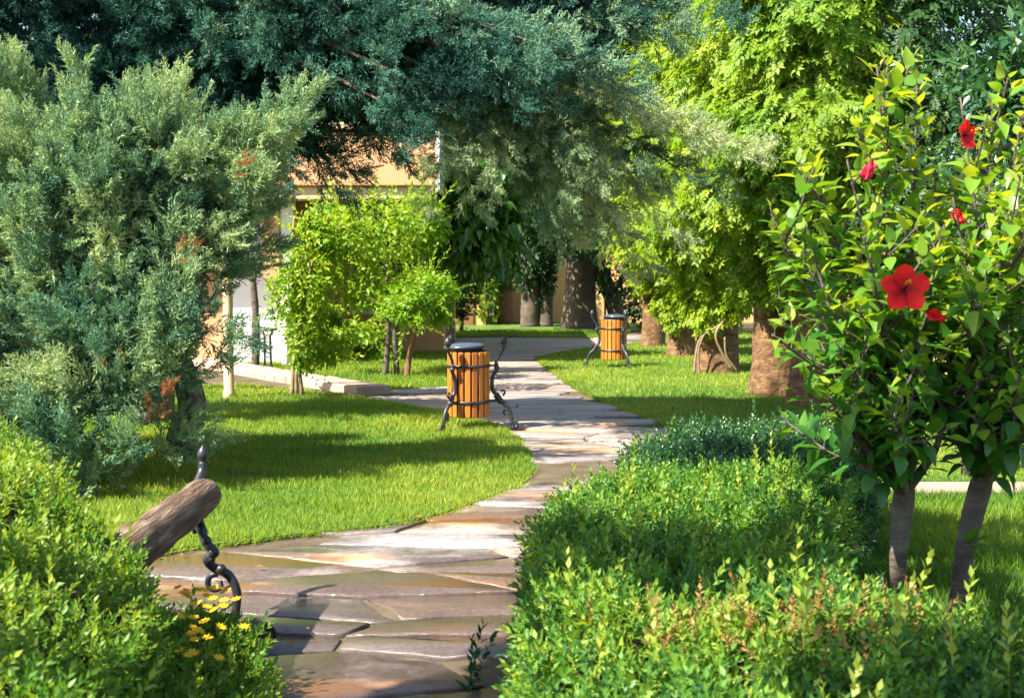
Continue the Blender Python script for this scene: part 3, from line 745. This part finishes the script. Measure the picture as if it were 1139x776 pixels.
b = G(452, 421)
shrub('small_tree', 'low crooked tree with a round green crown just left of the near bin', 'tree', b,
      [[b, b + (.05, 0, .35), P(463, 365, 18), P(466, 330, 18)]],
      [(P(470, 330, 18), (.42, .4, .32), 2600), (P(445, 345, 18), (.25, .25, .25), 700), (P(487, 350, 18), (.2, .2, .2), 500)],
      'lime', .08, 'redbark', 5, .5, sr=.05)
b = G(513, 372)
shrub('small_tree', 'dark little bush-like tree in shade at the far path junction', 'tree', b,
      [[b, b + (.02, 0, .4), b + (0, 0, 1.0)]], [(b + (0, 0, 1.45), (.62, .6, .7), 2400), (b + (.05, 0, .75), (.4, .4, .35), 700)], 'darkleaf', .12, 'bark', 6, .25, sr=.06)
b = np.array([-1.1, 22.5, 0])
shrub('broadleaf_tree', 'glossy large-leaved tree at the right end of the porch roof', 'tree', b,
      [[b, b + (0, 0, 1.2), b + (.1, -.1, 2.8)]], [(P(520, 225, 22), (.9, .8, .8), 900), (P(500, 285, 22), (.5, .5, .6), 420), (P(545, 260, 22), (.55, .6, .7), 420), (P(550, 200, 22), (.7, .6, .6), 420)], 'glossy', .26, 'bark', 7, .5, sr=.09, proto=BROAD[1], droop=.6)
b = G(372, 404)
shrub('flower_bush', 'low green bush with reddish tips under the porch shrubs', 'shrub', b, [[b, b + (0, 0, .2), b + (.05, 0, .4)]],
      [(b + (-.3, 0, .35), (.6, .4, .35), 1400), (b + (.5, .1, .3), (.5, .4, .3), 1000)], 'lime', .085, 'bark', 8, .35)
b = G(284, 410)
trunk(thing('climber_stem', 'grey upright climber stem against the white wall', 'plant', b), [b, b + (.02, 0, .7), b + (-.02, 0, 1.5)], [.07, .06, .05], 'greybark', 'trunk', 9, .15, 3)

# ---- far trees
def far_tree(name, label, px, py, trunks, blobs, m, leaf, seed, tint=.4, bark='bark', proto=LEAF4):
    base = G(px, py); rng = np.random.default_rng(seed)
    o = thing(name, label, 'tree', base, group='trees at the far end of the garden')
    for pts, rad in trunks: trunk(o, pts, rad, bark, 'trunk', 12, .07, seed, 20)
    c = Cloud(); tn = Noise(seed, 1.4)
    for (ctr, rad, n) in blobs: leaf_blob(c, ctr, rad, n, leaf, rng, tint, proto, .4, .35, 0, tn, .5)
    c.build('crown', M[m], o); return o
b = G(645, 366)
far_tree('big_tree', 'broad grey-brown trunk rising into a dark crown beyond the right bin', 645, 366,
         [([b, b + (0, 0, .8), b + (.05, 0, 2.2), b + (.1, 0, 5)], [.52, .44, .40, .3])],
         [(P(640, 255, 32), (2.2, 1.5, .75), 4200), (P(590, 200, 32), (2.2, 1.5, 1.2), 2600), (P(690, 180, 31), (2, 1.5, 1.3), 2600), (P(620, 120, 33), (3.5, 1.5, 1.5), 2500)], 'darkleaf', .17, 51, .3)
b = G(690, 366)
far_tree('leaning_tree', 'dark leaning trunk crossing behind the right bin', 690, 366,
         [([b, b + (-.2, 0, .8), b + (-.65, 0, 1.8), b + (-.9, 0, 3)], [.26, .24, .22, .16])],
         [(P(690, 300, 33), (.9, .8, .7), 1500), (P(720, 340, 32), (.8, .8, .5), 1100), (P(665, 255, 33.5), (1, .8, .7), 1200)], 'darkleaf', .16, 52, .3)
for i, (px, py, wd, lab) in enumerate(((560, 361, 16, 'reddish trunk draped with bright creeper left of the twin ivy trunks'), (590, 364, 17, 'ivy-clad dark trunk at the far left of the yellow wall opening'), (607, 364, 13, 'narrow ivy-clad trunk touching the yellow wall opening'))):
    b = G(px, py); rr = wd / F * b[1] * .62
    o = far_tree('ivy_clad_tree', lab, px, py, [([b, b + (0, 0, 1), b + (0, 0, 4)], [rr * 1.1, rr, rr * .8])],
             [(b + (0, -.1, 2.0), (rr * 1.9, rr * 1.6, 1.1), 1700), (b + (0, -.1, 3.1), (rr * 3, rr * 2, 1.1), 1500)], 'darkleaf' if i else 'creeperd', .14, 60 + i, .5 if i == 0 else .4, 'redbark' if i == 0 else 'greybark')
b = G(540, 362)
far_tree('creeper_tree', 'light green hanging creeper tree beside the distant orange house', 540, 362, [([b, b + (0, 0, 1), b + (0, 0, 3)], [.12, .1, .08])],
         [(b + (0, 0, 1.4), (.55, .5, 1.2), 1700), (b + (.3, 0, 2.4), (.9, .6, .8), 1200)], 'creeper', .14, 66, .6)
far_tree('bright_tree', 'sunny yellow-green tree filling the gap above the right lawn', 705, 352, [([np.array([4.2, 31, 0]), np.array([4.2, 31, 2]), np.array([4.3, 31, 6])], [.25, .22, .1])],
         [(P(735, 60, 30), (1.8, 1.5, 1.8), 4000), (P(720, 200, 30), (1.6, 1.5, 1.8), 3400), (P(800, 80, 30), (1.8, 1.5, 2), 3000), (P(700, 110, 29.5), (1.0, 1, 1.3), 2000), (P(860, 40, 31), (2, 1.5, 1.6), 2000)], 'creeper', .17, 71, .75)
rng = np.random.default_rng(80)
fw = Cloud()
for k in range(84):
    x = rng.uniform(-30, 26); leaf_blob(fw, (x, rng.uniform(44, 56), rng.uniform(1, 14)), (rng.uniform(2, 4), 2, rng.uniform(2, 3.5)), 1300, .34, rng, rng.uniform(.2, .6), LEAF4, .5, .3, 0, None, 1.0)
tag(fw.build('woods', M['darkleaf']), kind='stuff')
b = np.array([4.3, 10.8, 0])
shrub('dark_shrub', 'tall dark green shrub filling the space behind the hibiscus', 'shrub', b, [[b, b + (0, 0, 1), b + (.2, 0, 2)]],
      [(P(1130, 260, 10.8), (.75, .6, 1.0), 2600), (P(1070, 300, 11), (.6, .5, .8), 1500), (P(1160, 400, 10.6), (.6, .5, .6), 1200)], 'hedged', .10, 'bark', 9, .5)
b = np.array([3.55, 9.6, 0])
o = shrub('pale_trunk_tree', 'pale grey trunk with a dark leafy top behind the right hibiscus', 'tree', b, [[b, b + (0, 0, 1.2), b + (-.03, 0, 2.0), b + (.1, .2, 2.6)]],
      [(P(1150, 90, 9.6), (.6, .6, .5), 1600), (P(1110, 130, 9.5), (.3, .3, .3), 500)], 'hedged', .10, 'greybark', 10, .4, sr=.10)

b = np.array([-4.4, .6, 0])  # added unseen tree, leaf clumps set to drop shade on hedges, path and lawn
shrub('added_shade_tree', 'added tree out of view left of the path, clumps placed to shade hedges and path', 'tree', b,
      [[b, b + (0, 0, 2), b + (.2, .2, 4.2)], [b + (.1, .1, 3.4), (-3, 1.8, 4.2), (-1.4, 2.4, 4.3)], [(-2.3, 2.1, 4.25), (-1.5, 3.6, 4.5), (-.9, 5.0, 4.6)], [b + (.1, .1, 3.2), (-3.8, 2.0, 4.0), (-2.8, 3.0, 4.15)]],
      [((-1.8, 2.75, 4.1), (1.2, .28, .2), 2600), ((-.4, 2.7, 4.3), (.6, .28, .2), 1200), ((-2.75, 3.05, 4.1), (.42, .4, .25), 1300), ((-3.15, 2.5, 4.1), (.36, .28, .2), 1300), ((-2.3, 2.75, 4.1), (.4, .25, .25), 1000), ((-1.0, 1.3, 4.3), (1.1, .45, .25), 1900), ((-.9, 5.0, 4.6), (.85, .75, .3), 2600), ((-1.2, 4.0, 4.5), (.35, .35, .25), 500)],
      'darkleaf', .14, 'bark', 12, .5, sr=.12)
# ---------------------------------------------------------------- hedges
def hedge(name, label, outline, hfun, m, n, size, seed, tint=.5, group=None, long_n=30, base=None, side=.35, sprigs=SPRIGS, cat='hedge', tfun=None, lump=.04):
    """outline: ground polygon (x, y) points; hfun(p) = height of the clipped top"""
    rng = np.random.default_rng(seed); poly = [np.array(p[:2], float) for p in outline]; a = np.array(poly); ctr = a.mean(0)
    o = thing(name, label, cat, (ctr[0], ctr[1], 0), group=group)
    lo, hi = a.min(0), a.max(0); nt_ = int(n * (1 - side)); pts = np.empty((0, 2))
    while len(pts) < nt_:
        q = rng.uniform(lo, hi, (nt_ * 2, 2)); pts = np.concatenate([pts, q[inpoly(q, poly)]])
    pts = pts[:nt_]
    # distance to outline rounds the shoulders
    def edge(p):
        dm = np.full(len(p), 1e9)
        for i in range(len(poly)):
            u, v = poly[i], poly[(i + 1) % len(poly)]; e = v - u; t = np.clip(((p - u) @ e) / (e @ e), 0, 1)
            dm = np.minimum(dm, np.linalg.norm(p - (u + t[:, None] * e), axis=1))
        return dm
    und = Noise(seed + 1, .55); und2 = Noise(seed + 2, .2); tn = Noise(seed + 3, .5)
    def top(p):
        e = np.clip(edge(p) / .22, 0, 1); p3 = np.c_[p, np.zeros(len(p))]
        return hfun(p) * (1 - .28 * (1 - e) ** 2) + lump * und(p3) + .025 * und2(p3)
    zt = top(pts) - np.abs(rng.normal(size=nt_)) * .035 - .05
    p_top = np.c_[pts, zt]; d_top = unit(np.c_[rng.normal(size=(nt_, 2)) * .42, np.ones(nt_) * .8])
    # sides
    seg = np.array([np.linalg.norm(poly[(i + 1) % len(poly)] - poly[i]) for i in range(len(poly))]); ns = n - nt_
    i = rng.choice(len(poly), ns, p=seg / seg.sum()); t = rng.uniform(size=ns)
    u = a[i]; v = a[(i + 1) % len(poly)]; e = unit(v - u); nn = np.stack([e[:, 1], -e[:, 0]], -1)
    flip = np.sign(np.einsum('ij,ij->i', nn, (u + v) / 2 - ctr)); nn = nn * np.where(flip == 0, 1, flip)[:, None]
    q = u + (v - u) * t[:, None]; hz = hfun(q); zz = rng.uniform(.04, .88, ns) * hz
    q3 = np.c_[q, zz]; q3[:, :2] += nn * (.05 * und(q3) + .03 * und2(q3) - .05 - np.abs(rng.normal(size=ns)) * .03)[:, None]
    d_s = unit(np.c_[nn, np.zeros(ns)] * .8 + rng.normal(size=(ns, 3)) * .35 + np.array([0, 0, .55]))
    pos = np.concatenate([p_top, q3]); d = np.concatenate([d_top, d_s]); N = len(pos)
    rot = frames(d, rng.normal(size=(N, 3))); s = size * rng.uniform(.7, 1.3, N); k = rng.integers(0, len(sprigs), N)
    tt = tint + .2 * tn(pos) + rng.normal(size=N) * .16
    if tfun is not None: tt = tt + tfun(pos)
    c = Cloud()
    for j in range(len(sprigs)): c.add(sprigs[j], pos[k == j], rot[k == j], s[k == j], np.clip(tt[k == j], 0, 1))
    if long_n:
        lp = pts[rng.choice(nt_, long_n)]; l3 = np.c_[lp, top(lp) - .06]
        dl = unit(np.c_[rng.normal(size=(long_n, 2)) * .22, np.ones(long_n)])
        c.add(LONGSPRIG[0], l3, frames(dl, rng.normal(size=(long_n, 3))), rng.uniform(.12, .24, long_n), np.clip(tint + .3 + rng.normal(size=long_n) * .1, 0, 1))
    c.build('foliage', M[m], o)
    # twig core, below the leaf skin
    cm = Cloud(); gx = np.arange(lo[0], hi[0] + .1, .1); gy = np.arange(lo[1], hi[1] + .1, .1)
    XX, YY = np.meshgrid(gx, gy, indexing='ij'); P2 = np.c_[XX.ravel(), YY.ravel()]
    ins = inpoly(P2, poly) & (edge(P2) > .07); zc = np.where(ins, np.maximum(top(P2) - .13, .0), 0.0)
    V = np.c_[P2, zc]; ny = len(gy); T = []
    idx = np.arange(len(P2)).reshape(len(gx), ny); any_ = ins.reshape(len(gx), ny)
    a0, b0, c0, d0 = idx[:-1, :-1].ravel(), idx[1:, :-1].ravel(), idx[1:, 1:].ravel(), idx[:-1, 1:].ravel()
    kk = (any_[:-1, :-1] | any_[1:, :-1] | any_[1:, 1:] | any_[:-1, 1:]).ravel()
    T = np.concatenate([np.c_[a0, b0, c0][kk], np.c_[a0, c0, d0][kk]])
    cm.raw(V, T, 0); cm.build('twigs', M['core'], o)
    return o
# right hedge along the path
hedge('hedge', 'long clipped hedge with bright leaf tips along the right side of the path',
      [(0.02, 2.2), (0.03, 4.0), (0.08, 5.2), (0.24, 6.0), (.50, 6.5), (1.72, 6.45), (1.62, 5.9), (1.36, 5.2), (1.14, 4.3), (1.28, 3.75), (1.7, 3.4), (2.3, 3.15), (2.2, 2.2)],
      lambda p: .60 + 0 * p[:, 0], 'hedge', 9000, .098, 101, .62, long_n=80, side=.26, lump=.065)
HEDGE = bpy.data.objects['hedge']
rng = np.random.default_rng(15); c = Cloud(); n = 95
pp = np.stack([rng.normal(.72, .22, n), rng.normal(3.45, .16, n), rng.uniform(.56, .64, n)], -1)
c.add(SPRIGS[0], pp, frames(unit(rng.normal(size=(n, 3)) * .35 + np.array([0, 0, 1])), rng.normal(size=(n, 3))), rng.uniform(.05, .08, n), rng.uniform(0, 1, n))
c.build('dry_tips', M['dry'], HEDGE)
hedge('hedge', 'dark green low hedge at the far end of the bright right hedge', [(.58, 6.7), (.72, 7.6), (1.1, 8.5), (2.0, 8.6), (2.25, 7.8), (1.95, 6.65)],
      lambda p: .60 + 0 * p[:, 0], 'hedged', 4200, .09, 102, .5, lump=.07, long_n=26, side=.35)
# left hedge and the flowering cover at its foot
hedge('hedge', 'bright small-leaved hedge in the lower left corner beside the log bench', [(-3.1, 2.6), (-3.4, 5.4), (-2.2, 5.4), (-1.75, 5.0), (-1.58, 4.5), (-1.30, 4.35), (-1.12, 4.0), (-1.05, 3.5), (-.9, 2.6)],
      lambda p: np.clip(.93 - .25 * np.clip((p[:, 0] + 1.75) / .6, 0, 1), .3, 1), 'hedgel', 9000, .088, 103, .68, lump=.06, long_n=36, side=.4)
fc = hedge('flowering_ground_cover', 'low leafy ground cover with yellow flowers beside the wet path', [(-1.2, 3.0), (-1.3, 4.1), (-1.6, 4.5), (-1.5, 5.3), (-1.3, 5.3), (-1.12, 5.0), (-.95, 4.6), (-.8, 4.0), (-.75, 3.0)],
      lambda p: .25 - .12 * np.clip((p[:, 1] - 4.8) / .4, 0, 1), 'hedgel', 2300, .10, 104, .6, long_n=12, side=.3, cat='plant')
rng = np.random.default_rng(9)
PETALS = combine([place(LEAF4, (0, 0, 0), (math.cos(a), math.sin(a), .25), (0, 0, 1), 1) for a in np.arange(8) * math.pi / 4])
for k in range(34):
    y = rng.uniform(3.9, 5.0); x = np.interp(y, [3.9, 4.6, 5.0], [-.80, -.97, -1.12]) - rng.uniform(.02, .26); c = Cloud()
    c.add(PETALS, np.array([[x, y, .355 - .12 * max(0, min(1, (y - 4.8) / .4)) + rng.uniform(0, .03)]]), frames(np.array([[0., 1, .2]]), np.array([[rng.normal() * .3, -.5, 1.]])), .024, .5)
    c.build('flower', M['yellow'], fc)
# weed sprig at the hedge foot
b = G(528, 770); o = thing('weed_sprig', 'small dark weed growing from the paving at the foot of the right hedge', 'plant', b)
c = Cloud()
for k in range(4): c.add(LONGSPRIG[k % 3], b[None] + rng.normal(size=(1, 3)) * (.03, .03, 0), frames(unit(np.array([[rng.normal() * .25, rng.normal() * .2, 1.]])), rdirs(1, rng)), .16 + .04 * k, .3)
c.build('leaves', M['hedged'], o)

# ---------------------------------------------------------------- hibiscus
def hibiscus(label, base, fork, limbs, seed, flowers, tint=.6):
    rng = np.random.default_rng(seed); o = thing('hibiscus', label, 'shrub', base, group='hibiscus bushes at the right')
    trunk(o, [base, base * .67 + fork * .33 + (.012, 0, 0), base * .33 + fork * .67 - (.008, 0, 0), fork, fork + (fork - base) * .16], [.043, .037, .034, .044, .022], 'greybark', 'trunk', 14, .14, seed, 30)
    c = Cloud(); br = MB()
    def shoot(cv, r0, t0, step, size, bright):
        br.tube(cv, .0035 + (r0 - .0035) * (1 - np.linspace(0, 1, len(cv))) ** 1.6, 7)
        s = np.r_[0, np.cumsum(np.linalg.norm(np.diff(cv, axis=0), axis=1))]; L = s[-1]; az = rng.uniform(0, 6)
        for dist in np.arange(L * t0, L, step):
            q = np.array([np.interp(dist, s, cv[:, k]) for k in range(3)]); i = min(len(cv) - 2, int(dist / L * (len(cv) - 1)))
            ax = unit(cv[i + 1] - cv[i]); az += 2.4 + rng.normal() * .3; u = unit(np.cross(ax, (0.2, .9, .3))); v = np.cross(ax, u)
            t = dist / L; rad = math.cos(az) * u + math.sin(az) * v
            d = unit(rad * (1.0 - .4 * t) + ax * (.25 + .5 * t) + np.array([0, 0, .08 - .12 * (1 - t)]) + rng.normal(size=3) * .15)
            if any((abs((q + d * .05)[0] / (q + d * .05)[1] * F + CX - f_[0]) < 34 and abs(q[2] - P(f_[0], f_[1], q[1])[2]) < .14 and q[1] < f_[2] + .1) for f_ in flowers): continue
            pet = .025 * rng.uniform(.7, 1.4); br.tube([q, q + d * pet], [.0022, .0018], 4)
            sz = size * rng.uniform(.7, 1.2) * (1.0 - .55 * max(0, t - .7) / .3)
            nh = np.array([0, 0, 1.0]) + rad * .1 + rng.normal(size=3) * .2
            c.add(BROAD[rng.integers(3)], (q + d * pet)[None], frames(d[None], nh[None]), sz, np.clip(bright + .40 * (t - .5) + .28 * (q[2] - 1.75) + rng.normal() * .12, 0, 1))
    for (mid, tip, dm, dt, side) in limbs:
        m_, t_ = P(*mid, dm), P(*tip, dt)
        cv = curve([fork, m_, (m_ + t_) / 2 + rng.normal(size=3) * .02, t_], 30)
        shoot(cv, .024, .26, .019, .098, tint)
        for k in range(side * 2 + 1):
            t = rng.uniform(.34, .95); i = int(t * (len(cv) - 1)); q = cv[i]
            e = q + np.array([rng.normal() * .115, rng.normal() * .17, rng.uniform(.06, .26)])
            shoot(curve([q, (q + e) / 2 + (0, 0, -.02), e], 12), .006, .1, .022, .092, tint + .08)
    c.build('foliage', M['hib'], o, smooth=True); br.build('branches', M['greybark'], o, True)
    for (px, py, d, size, face, kind) in flowers:
        ctr = P(px, py, d); fc_ = unit(np.array(face, float))
        fo = Cloud(); R0 = frames(unit(np.cross(fc_, (.3, .1, 1)))[None], fc_[None])[0]
        if kind == 'open':
            for k in range(5):
                a = k * 2 * math.pi / 5 + .3; vs, ts = [], []
                for i in range(7):
                    t = i / 6; wdt = .40 * math.sin(math.pi * min(1, .08 + t * .80)) ** .9 * (1 if t < .95 else .75)
                    zz = .28 * (1 - t) * -1 + .12 * t * math.sin(t * 3) 
                    for u in (-1, -.33, .33, 1):
                        rr_ = t * (1 - .10 * u * u * (t > .9)); ruff = (.085 * math.sin(5 * u + k * 2 + 9 * t) - .06 * math.cos(u * 3.1)) * t
                        x_, y_ = rr_, u * wdt
                        vs.append((math.cos(a) * x_ - math.sin(a) * y_, math.sin(a) * x_ + math.cos(a) * y_, zz + ruff + .03 * u))
                for i in range(6):
                    for u in range(3):
                        q = i * 4 + u; ts += [(q, q + 1, q + 5), (q, q + 5, q + 4)]
                fo.raw(np.array(vs) @ R0.T * size + ctr, np.array(ts), np.repeat(np.clip(np.linspace(-.1, 1.1, 7), 0, 1), 4) + np.tile([.06, -.08, .05, -.05], 7))
            fl = fo.build('flower', M['red'], o, smooth=True)
            st = MB(); e = ctr + fc_ * size * .75 + np.array([0, 0, .01])
            st.tube([ctr - fc_ * size * .25, ctr + fc_ * size * .3, e], [.004, .003, .002], 6)
            an = MB()
            for k in range(14): an.ball(e + rng.normal(size=3) * .006 - fc_ * size * .2 * rng.uniform(), .0028, 5)
            st.build('stamen', M['red'], fl, True); an.build('anthers', M['yellow'], fl, True)
        else:
            for k in range(5):
                a = k * 1.256; d = unit(np.array(face) + .35 * (math.cos(a) * R0[:, 0] + math.sin(a) * R0[:, 1]))
                fo.add(broad(.3, -.15, .3), ctr[None], frames(d[None], -(math.cos(a) * R0[:, 0] + math.sin(a) * R0[:, 1])[None]), size, .5)
            fo.build('flower', M['pinkbud'] if kind == 'bud' else M['red'], o, smooth=True)
f1 = P(1006, 548, 4.85); b1 = np.array([P(996, 690, 4.8)[0] - .01, 4.8, 0])
hibiscus('hibiscus bush with the large open red flower, trunk nearer the path', b1, f1, [
    ((960, 470), (858, 238), 4.8, 4.6, 3), ((975, 440), (905, 185), 4.8, 4.75, 4), ((990, 420), (942, 178), 4.85, 4.65, 3), ((1000, 380), (984, 66), 4.9, 4.85, 4),
    ((1010, 400), (1020, 92), 4.9, 5.0, 4), ((1000, 430), (960, 262), 4.7, 4.4, 4), ((985, 460), (900, 300), 4.75, 4.5, 4), ((960, 480), (880, 262), 4.95, 5.1, 3), ((1020, 450), (1050, 250), 4.8, 4.55, 4),
    ((980, 480), (930, 380), 4.65, 4.45, 3), ((1030, 440), (1040, 180), 5.0, 5.2, 3), ((965, 500), (925, 440), 4.65, 4.5, 3), ((1000, 500), (985, 455), 4.55, 4.4, 3), ((1040, 500), (1050, 440), 4.7, 4.6, 3), ((975, 520), (950, 505), 4.7, 4.62, 2)], 201,
    [(1007, 321, 4.22, .086, (-.15, -1, .25), 'open'), (959, 200, 4.62, .085, (.35, -.6, .7), 'bud'), (1030, 346, 4.4, .075, (.8, -.3, -.4), 'shut')])
f2 = P(1092, 535, 5.0); b2 = np.array([P(1056, 690, 4.95)[0] - .03, 4.95, 0])
hibiscus('hibiscus bush at the right edge with a leaning trunk and half hidden red flowers', b2, f2, [
    ((1085, 420), (1068, 108), 5.0, 4.9, 4), ((1095, 400), (1104, 110), 5.0, 5.1, 4), ((1110, 420), (1140, 120), 4.95, 4.8, 4), ((1120, 440), (1190, 170), 5.0, 5.1, 4), ((1080, 430), (1060, 220), 4.85, 4.7, 4),
    ((1110, 450), (1120, 240), 4.75, 4.5, 4), ((1130, 460), (1175, 300), 4.8, 4.6, 4), ((1085, 460), (1085, 330), 4.7, 4.5, 4), ((1110, 490), (1140, 400), 4.75, 4.6, 3), ((1075, 480), (1050, 380), 4.8, 4.6, 3), ((1110, 500), (1135, 450), 4.8, 4.6, 3), ((1070, 500), (1045, 450), 4.8, 4.65, 3), ((1105, 520), (1130, 500), 4.9, 4.8, 2)], 202,
    [(1076, 150, 4.85, .062, (.5, -.6, .1), 'open'), (1060, 232, 4.75, .075, (.3, -.4, -.7), 'shut')])
o = bpy.data.objects.get('hibiscus.001')
c = Cloud(); q0 = P(1075, 610, 4.95)
for d in ((.5, -.4, .6), (.3, -.6, .3), (.7, -.2, .1), (.1, -.5, .9)): c.add(BROAD[0], (q0 + np.array(d) * .03)[None], frames(unit(np.array([d])), np.array([[0, 0, 1.]])), .10, .6)
c.build('trunk_leaves', M['hib'], o, smooth=True)

# ---------------------------------------------------------------- litter bins
LEG = [(.350, .80), (.335, .765), (.285, .69), (.272, .62), (.282, .585), (.245, .52), (.232, .45), (.248, .37), (.300, .305), (.318, .27), (.345, .255), (.395, .20), (.425, .12), (.432, .055), (.445, .02)]
def leg_mesh(az):
    ca, sa = math.cos(az), math.sin(az); W = lambda r_, z, off=0: (ca * r_ - sa * off, sa * r_ + ca * off, z)
    m = MB(); cv = curve([W(*p) for p in LEG], 56); rr = np.interp(np.linspace(0, 1, len(cv)), [0, .2, .32, .55, .62, .8, 1], [.013, .016, .019, .021, .024, .020, .017]); m.tube(cv, rr, 8)
    for (r_, z, s) in ((.282, .60, .028), (.277, .635, .022), (.300, .305, .030), (.318, .272, .033), (.287, .335, .024)): m.ball(W(r_, z), s, 8)
    # foot scroll and acanthus curls
    sp = [W(.445 + .012 + .03 * math.cos(a) * (1 - a / 12), .04 + .03 * math.sin(a) * (1 - a / 12)) for a in np.linspace(-2.4, 4.2, 20)]; m.tube(sp, np.linspace(.016, .009, 20), 7)
    for (r0, z0, rad, s0, s1) in ((.375, .155, .035, 1.0, 6.2), (.335, .36, .03, -1.5, 4.0), (.25, .30, .028, 4, 8.5)):
        m.tube([W(r0 + rad * math.cos(a) * (1 - .06 * k), z0 + rad * math.sin(a) * (1 - .06 * k)) for k, a in enumerate(np.linspace(s0, s1, 12))], np.linspace(.013, .006, 12), 6)
    m.tube([W(.19, .275), W(.318, .272)], .011, 6); m.tube([W(.19, .625), W(.277, .625)], .011, 6)
    fin = MB(); prof = [(.010, .785), (.020, .80), (.024, .812), (.016, .822), (.022, .83), (.034, .85), (.036, .872), (.030, .893), (.016, .912), (.008, .918), (.003, .928)]
    fin.lathe(prof, 12, W(.352, 0))
    return m, fin
def bin_(loc, rz, label, scale):
    o = thing('litter_bin', label, 'bin', loc, rz, 'slatted litter bins along the path'); o.scale = (scale,) * 3
    N = 18
    for k in range(N):
        a = 2 * math.pi * (k + .5) / N; Mz = np.array([[math.cos(a), -math.sin(a), 0], [math.sin(a), math.cos(a), 0], [0, 0, 1]])
        MB().box(.188, .208, -.027, .027, .125, .765, bev=.006, M=Mz).build('slat', M['slat'], o)
    MB().lathe([(.17, .12), (.182, .125), (.182, .775), (.17, .775), (.165, .2)], 28).build('liner', M['iron'], o)
    for z in (.625, .27): MB().lathe([(.2105, z - .014), (.2175, z - .014), (.2175, z + .014), (.2105, z + .014)], 36).build('band', M['iron'], o)
    for a in (0, R(122), R(-122)):
        m, f = leg_mesh(a); l = m.build('leg', M['iron'], o); f.build('finial', M['iron'], l)
    t = R(4); Mt = np.array([[math.cos(t), 0, math.sin(t)], [0, 1, 0], [-math.sin(t), 0, math.cos(t)]])
    lid = MB(); lid.lathe([(.165, .778), (.178, .782), (.178, .80), (.205, .802), (.212, .812), (.205, .825), (.15, .842), (.07, .851), (.01, .853)], 32, (0, 0, .0), None)
    ld = lid.build('lid', M['lid'], o); ld.rotation_euler = (0, R(-2.5), 0)
    return o
q = G(521, 480); bin_((q[0], q[1] + .05, .03), R(0), 'slatted wooden litter bin on the left lawn edge, nearer of the two', 1.0)
q = G(683, 410); bin_((q[0], q[1] + .05, .03), R(176), 'slatted wooden litter bin on the right lawn, farther of the two', 1.0)

# ---------------------------------------------------------------- log bench seen end-on at the left of the path
def bench():
    o = thing('log_bench', 'rustic bench of one weathered log on a black iron scroll end', 'bench', (-1.42, 5.0, 0))
    nz = Noise(91, .25); nz2 = Noise(92, .6)
    def log(x, z, y0, y1, r0, r1, name):
        ys = np.r_[y0, y0 + .015, np.linspace(y0 + .05, y1 - .08, 26), y1 - .05, y1 - .025, y1 - .005, y1]
        rr = np.interp(ys, [y0, y0 + .02, y1 - .09, y1 - .045, y1 - .015, y1], [r0 * .8, r0, r1, r1 * .96, r1 * .7, r1 * .25])
        pts = np.c_[np.full(len(ys), x), ys, np.full(len(ys), z)]
        return MB().tube(pts, rr, 22, lambda q: .13 * nz(q) + .06 * nz2(q)).build(name, M['log'], o, True)
    log(-1.40, .575, 3.7, 5.72, .09, .08, 'seat')
    MB().tube([(-1.42, 4.0, 0), (-1.42, 4.0, .45)], [.09, .08], 14, lambda q: .1 * nz(q)).build('log_leg', M['log'], o, True)
    for y in (5.62,):
        m = MB()
        for cvp in ([(-1.45, y + .24, .70), (-1.452, y + .23, .66), (-1.46, y + .19, .62), (-1.47, y + .1, .55), (-1.46, y, .50), (-1.42, y, .42)],
                    [(-1.40, y - .05, .46), (-1.36, y - .08, .385), (-1.33, y - .08, .35), (-1.36, y - .08, .31), (-1.33, y - .06, .27), (-1.27, y - .05, .235), (-1.235, y - .05, .16), (-1.24, y - .05, .08), (-1.245, y - .05, .02)],
                    [(-1.42, y, .50), (-1.40, y - .03, .46), (-1.38, y - .05, .42)]):
            cc = curve(cvp, 30); m.tube(cc, .021, 8)
        for (x, yy, z, s) in ((-1.33, y - .08, .345, .027), (-1.345, y - .08, .315, .024), (-1.30, y - .07, .265, .025), (-1.36, y - .08, .395, .024)): m.ball((x, yy, z), s, 9)
        m.tube([(-1.325 + .045 * math.cos(a) * (1 - k * .04), y - .06, .20 + .045 * math.sin(a) * (1 - k * .04)) for k, a in enumerate(np.linspace(1.4, 7, 14))], np.linspace(.016, .008, 14), 7)
        f = m.build('iron_end', M['iron'], o, True)
        fin = MB(); fin.lathe([(.012, .695), (.020, .702), (.016, .71), (.024, .72), (.026, .74), (.019, .76), (.010, .77), (.003, .782)], 12, (-1.45, y + .24, 0)); fin.build('finial', M['iron'], f, True)
bench()

sp = thing('garden_spotlight', 'dark cylindrical garden spotlight lying among the yellow flowers', 'lamp', G(286, 728), R(-60))
m = MB(); Mx = np.array([[0, 0, 1], [0, 1, 0], [-1, 0, 0]])
m.lathe([(.03, -.09), (.045, -.08), (.05, .05), (.055, .06), (.055, .09), (.048, .092), (.045, .08)], 18, (0, 0, .10), Mx); m.build('housing', M['iron'], sp)
MB().lathe([(.044, .0), (.044, .004)], 16, (.082, 0, .10), Mx).build('lens', M['glass'], sp)
MB().tube([(0, 0, 0), (0, 0, .055)], .012, 8).build('stake', M['iron'], sp)

# fallen leaves on the paving and the lawns
rng = np.random.default_rng(61); c = Cloud(); n = 70
pp = np.stack([rng.uniform(-2.2, 1.2, n), rng.uniform(5, 15, n), np.full(n, .045)], -1)
c.add(LEAF4, pp, frames(unit(np.c_[rng.normal(size=(n, 2)), np.zeros(n)]), np.array([0, 0, 1.]) + rng.normal(size=(n, 3)) * .25), rng.uniform(.03, .06, n), rng.uniform(0, 1, n))
tag(c.build('leaf_litter', M['dry']), kind='stuff')
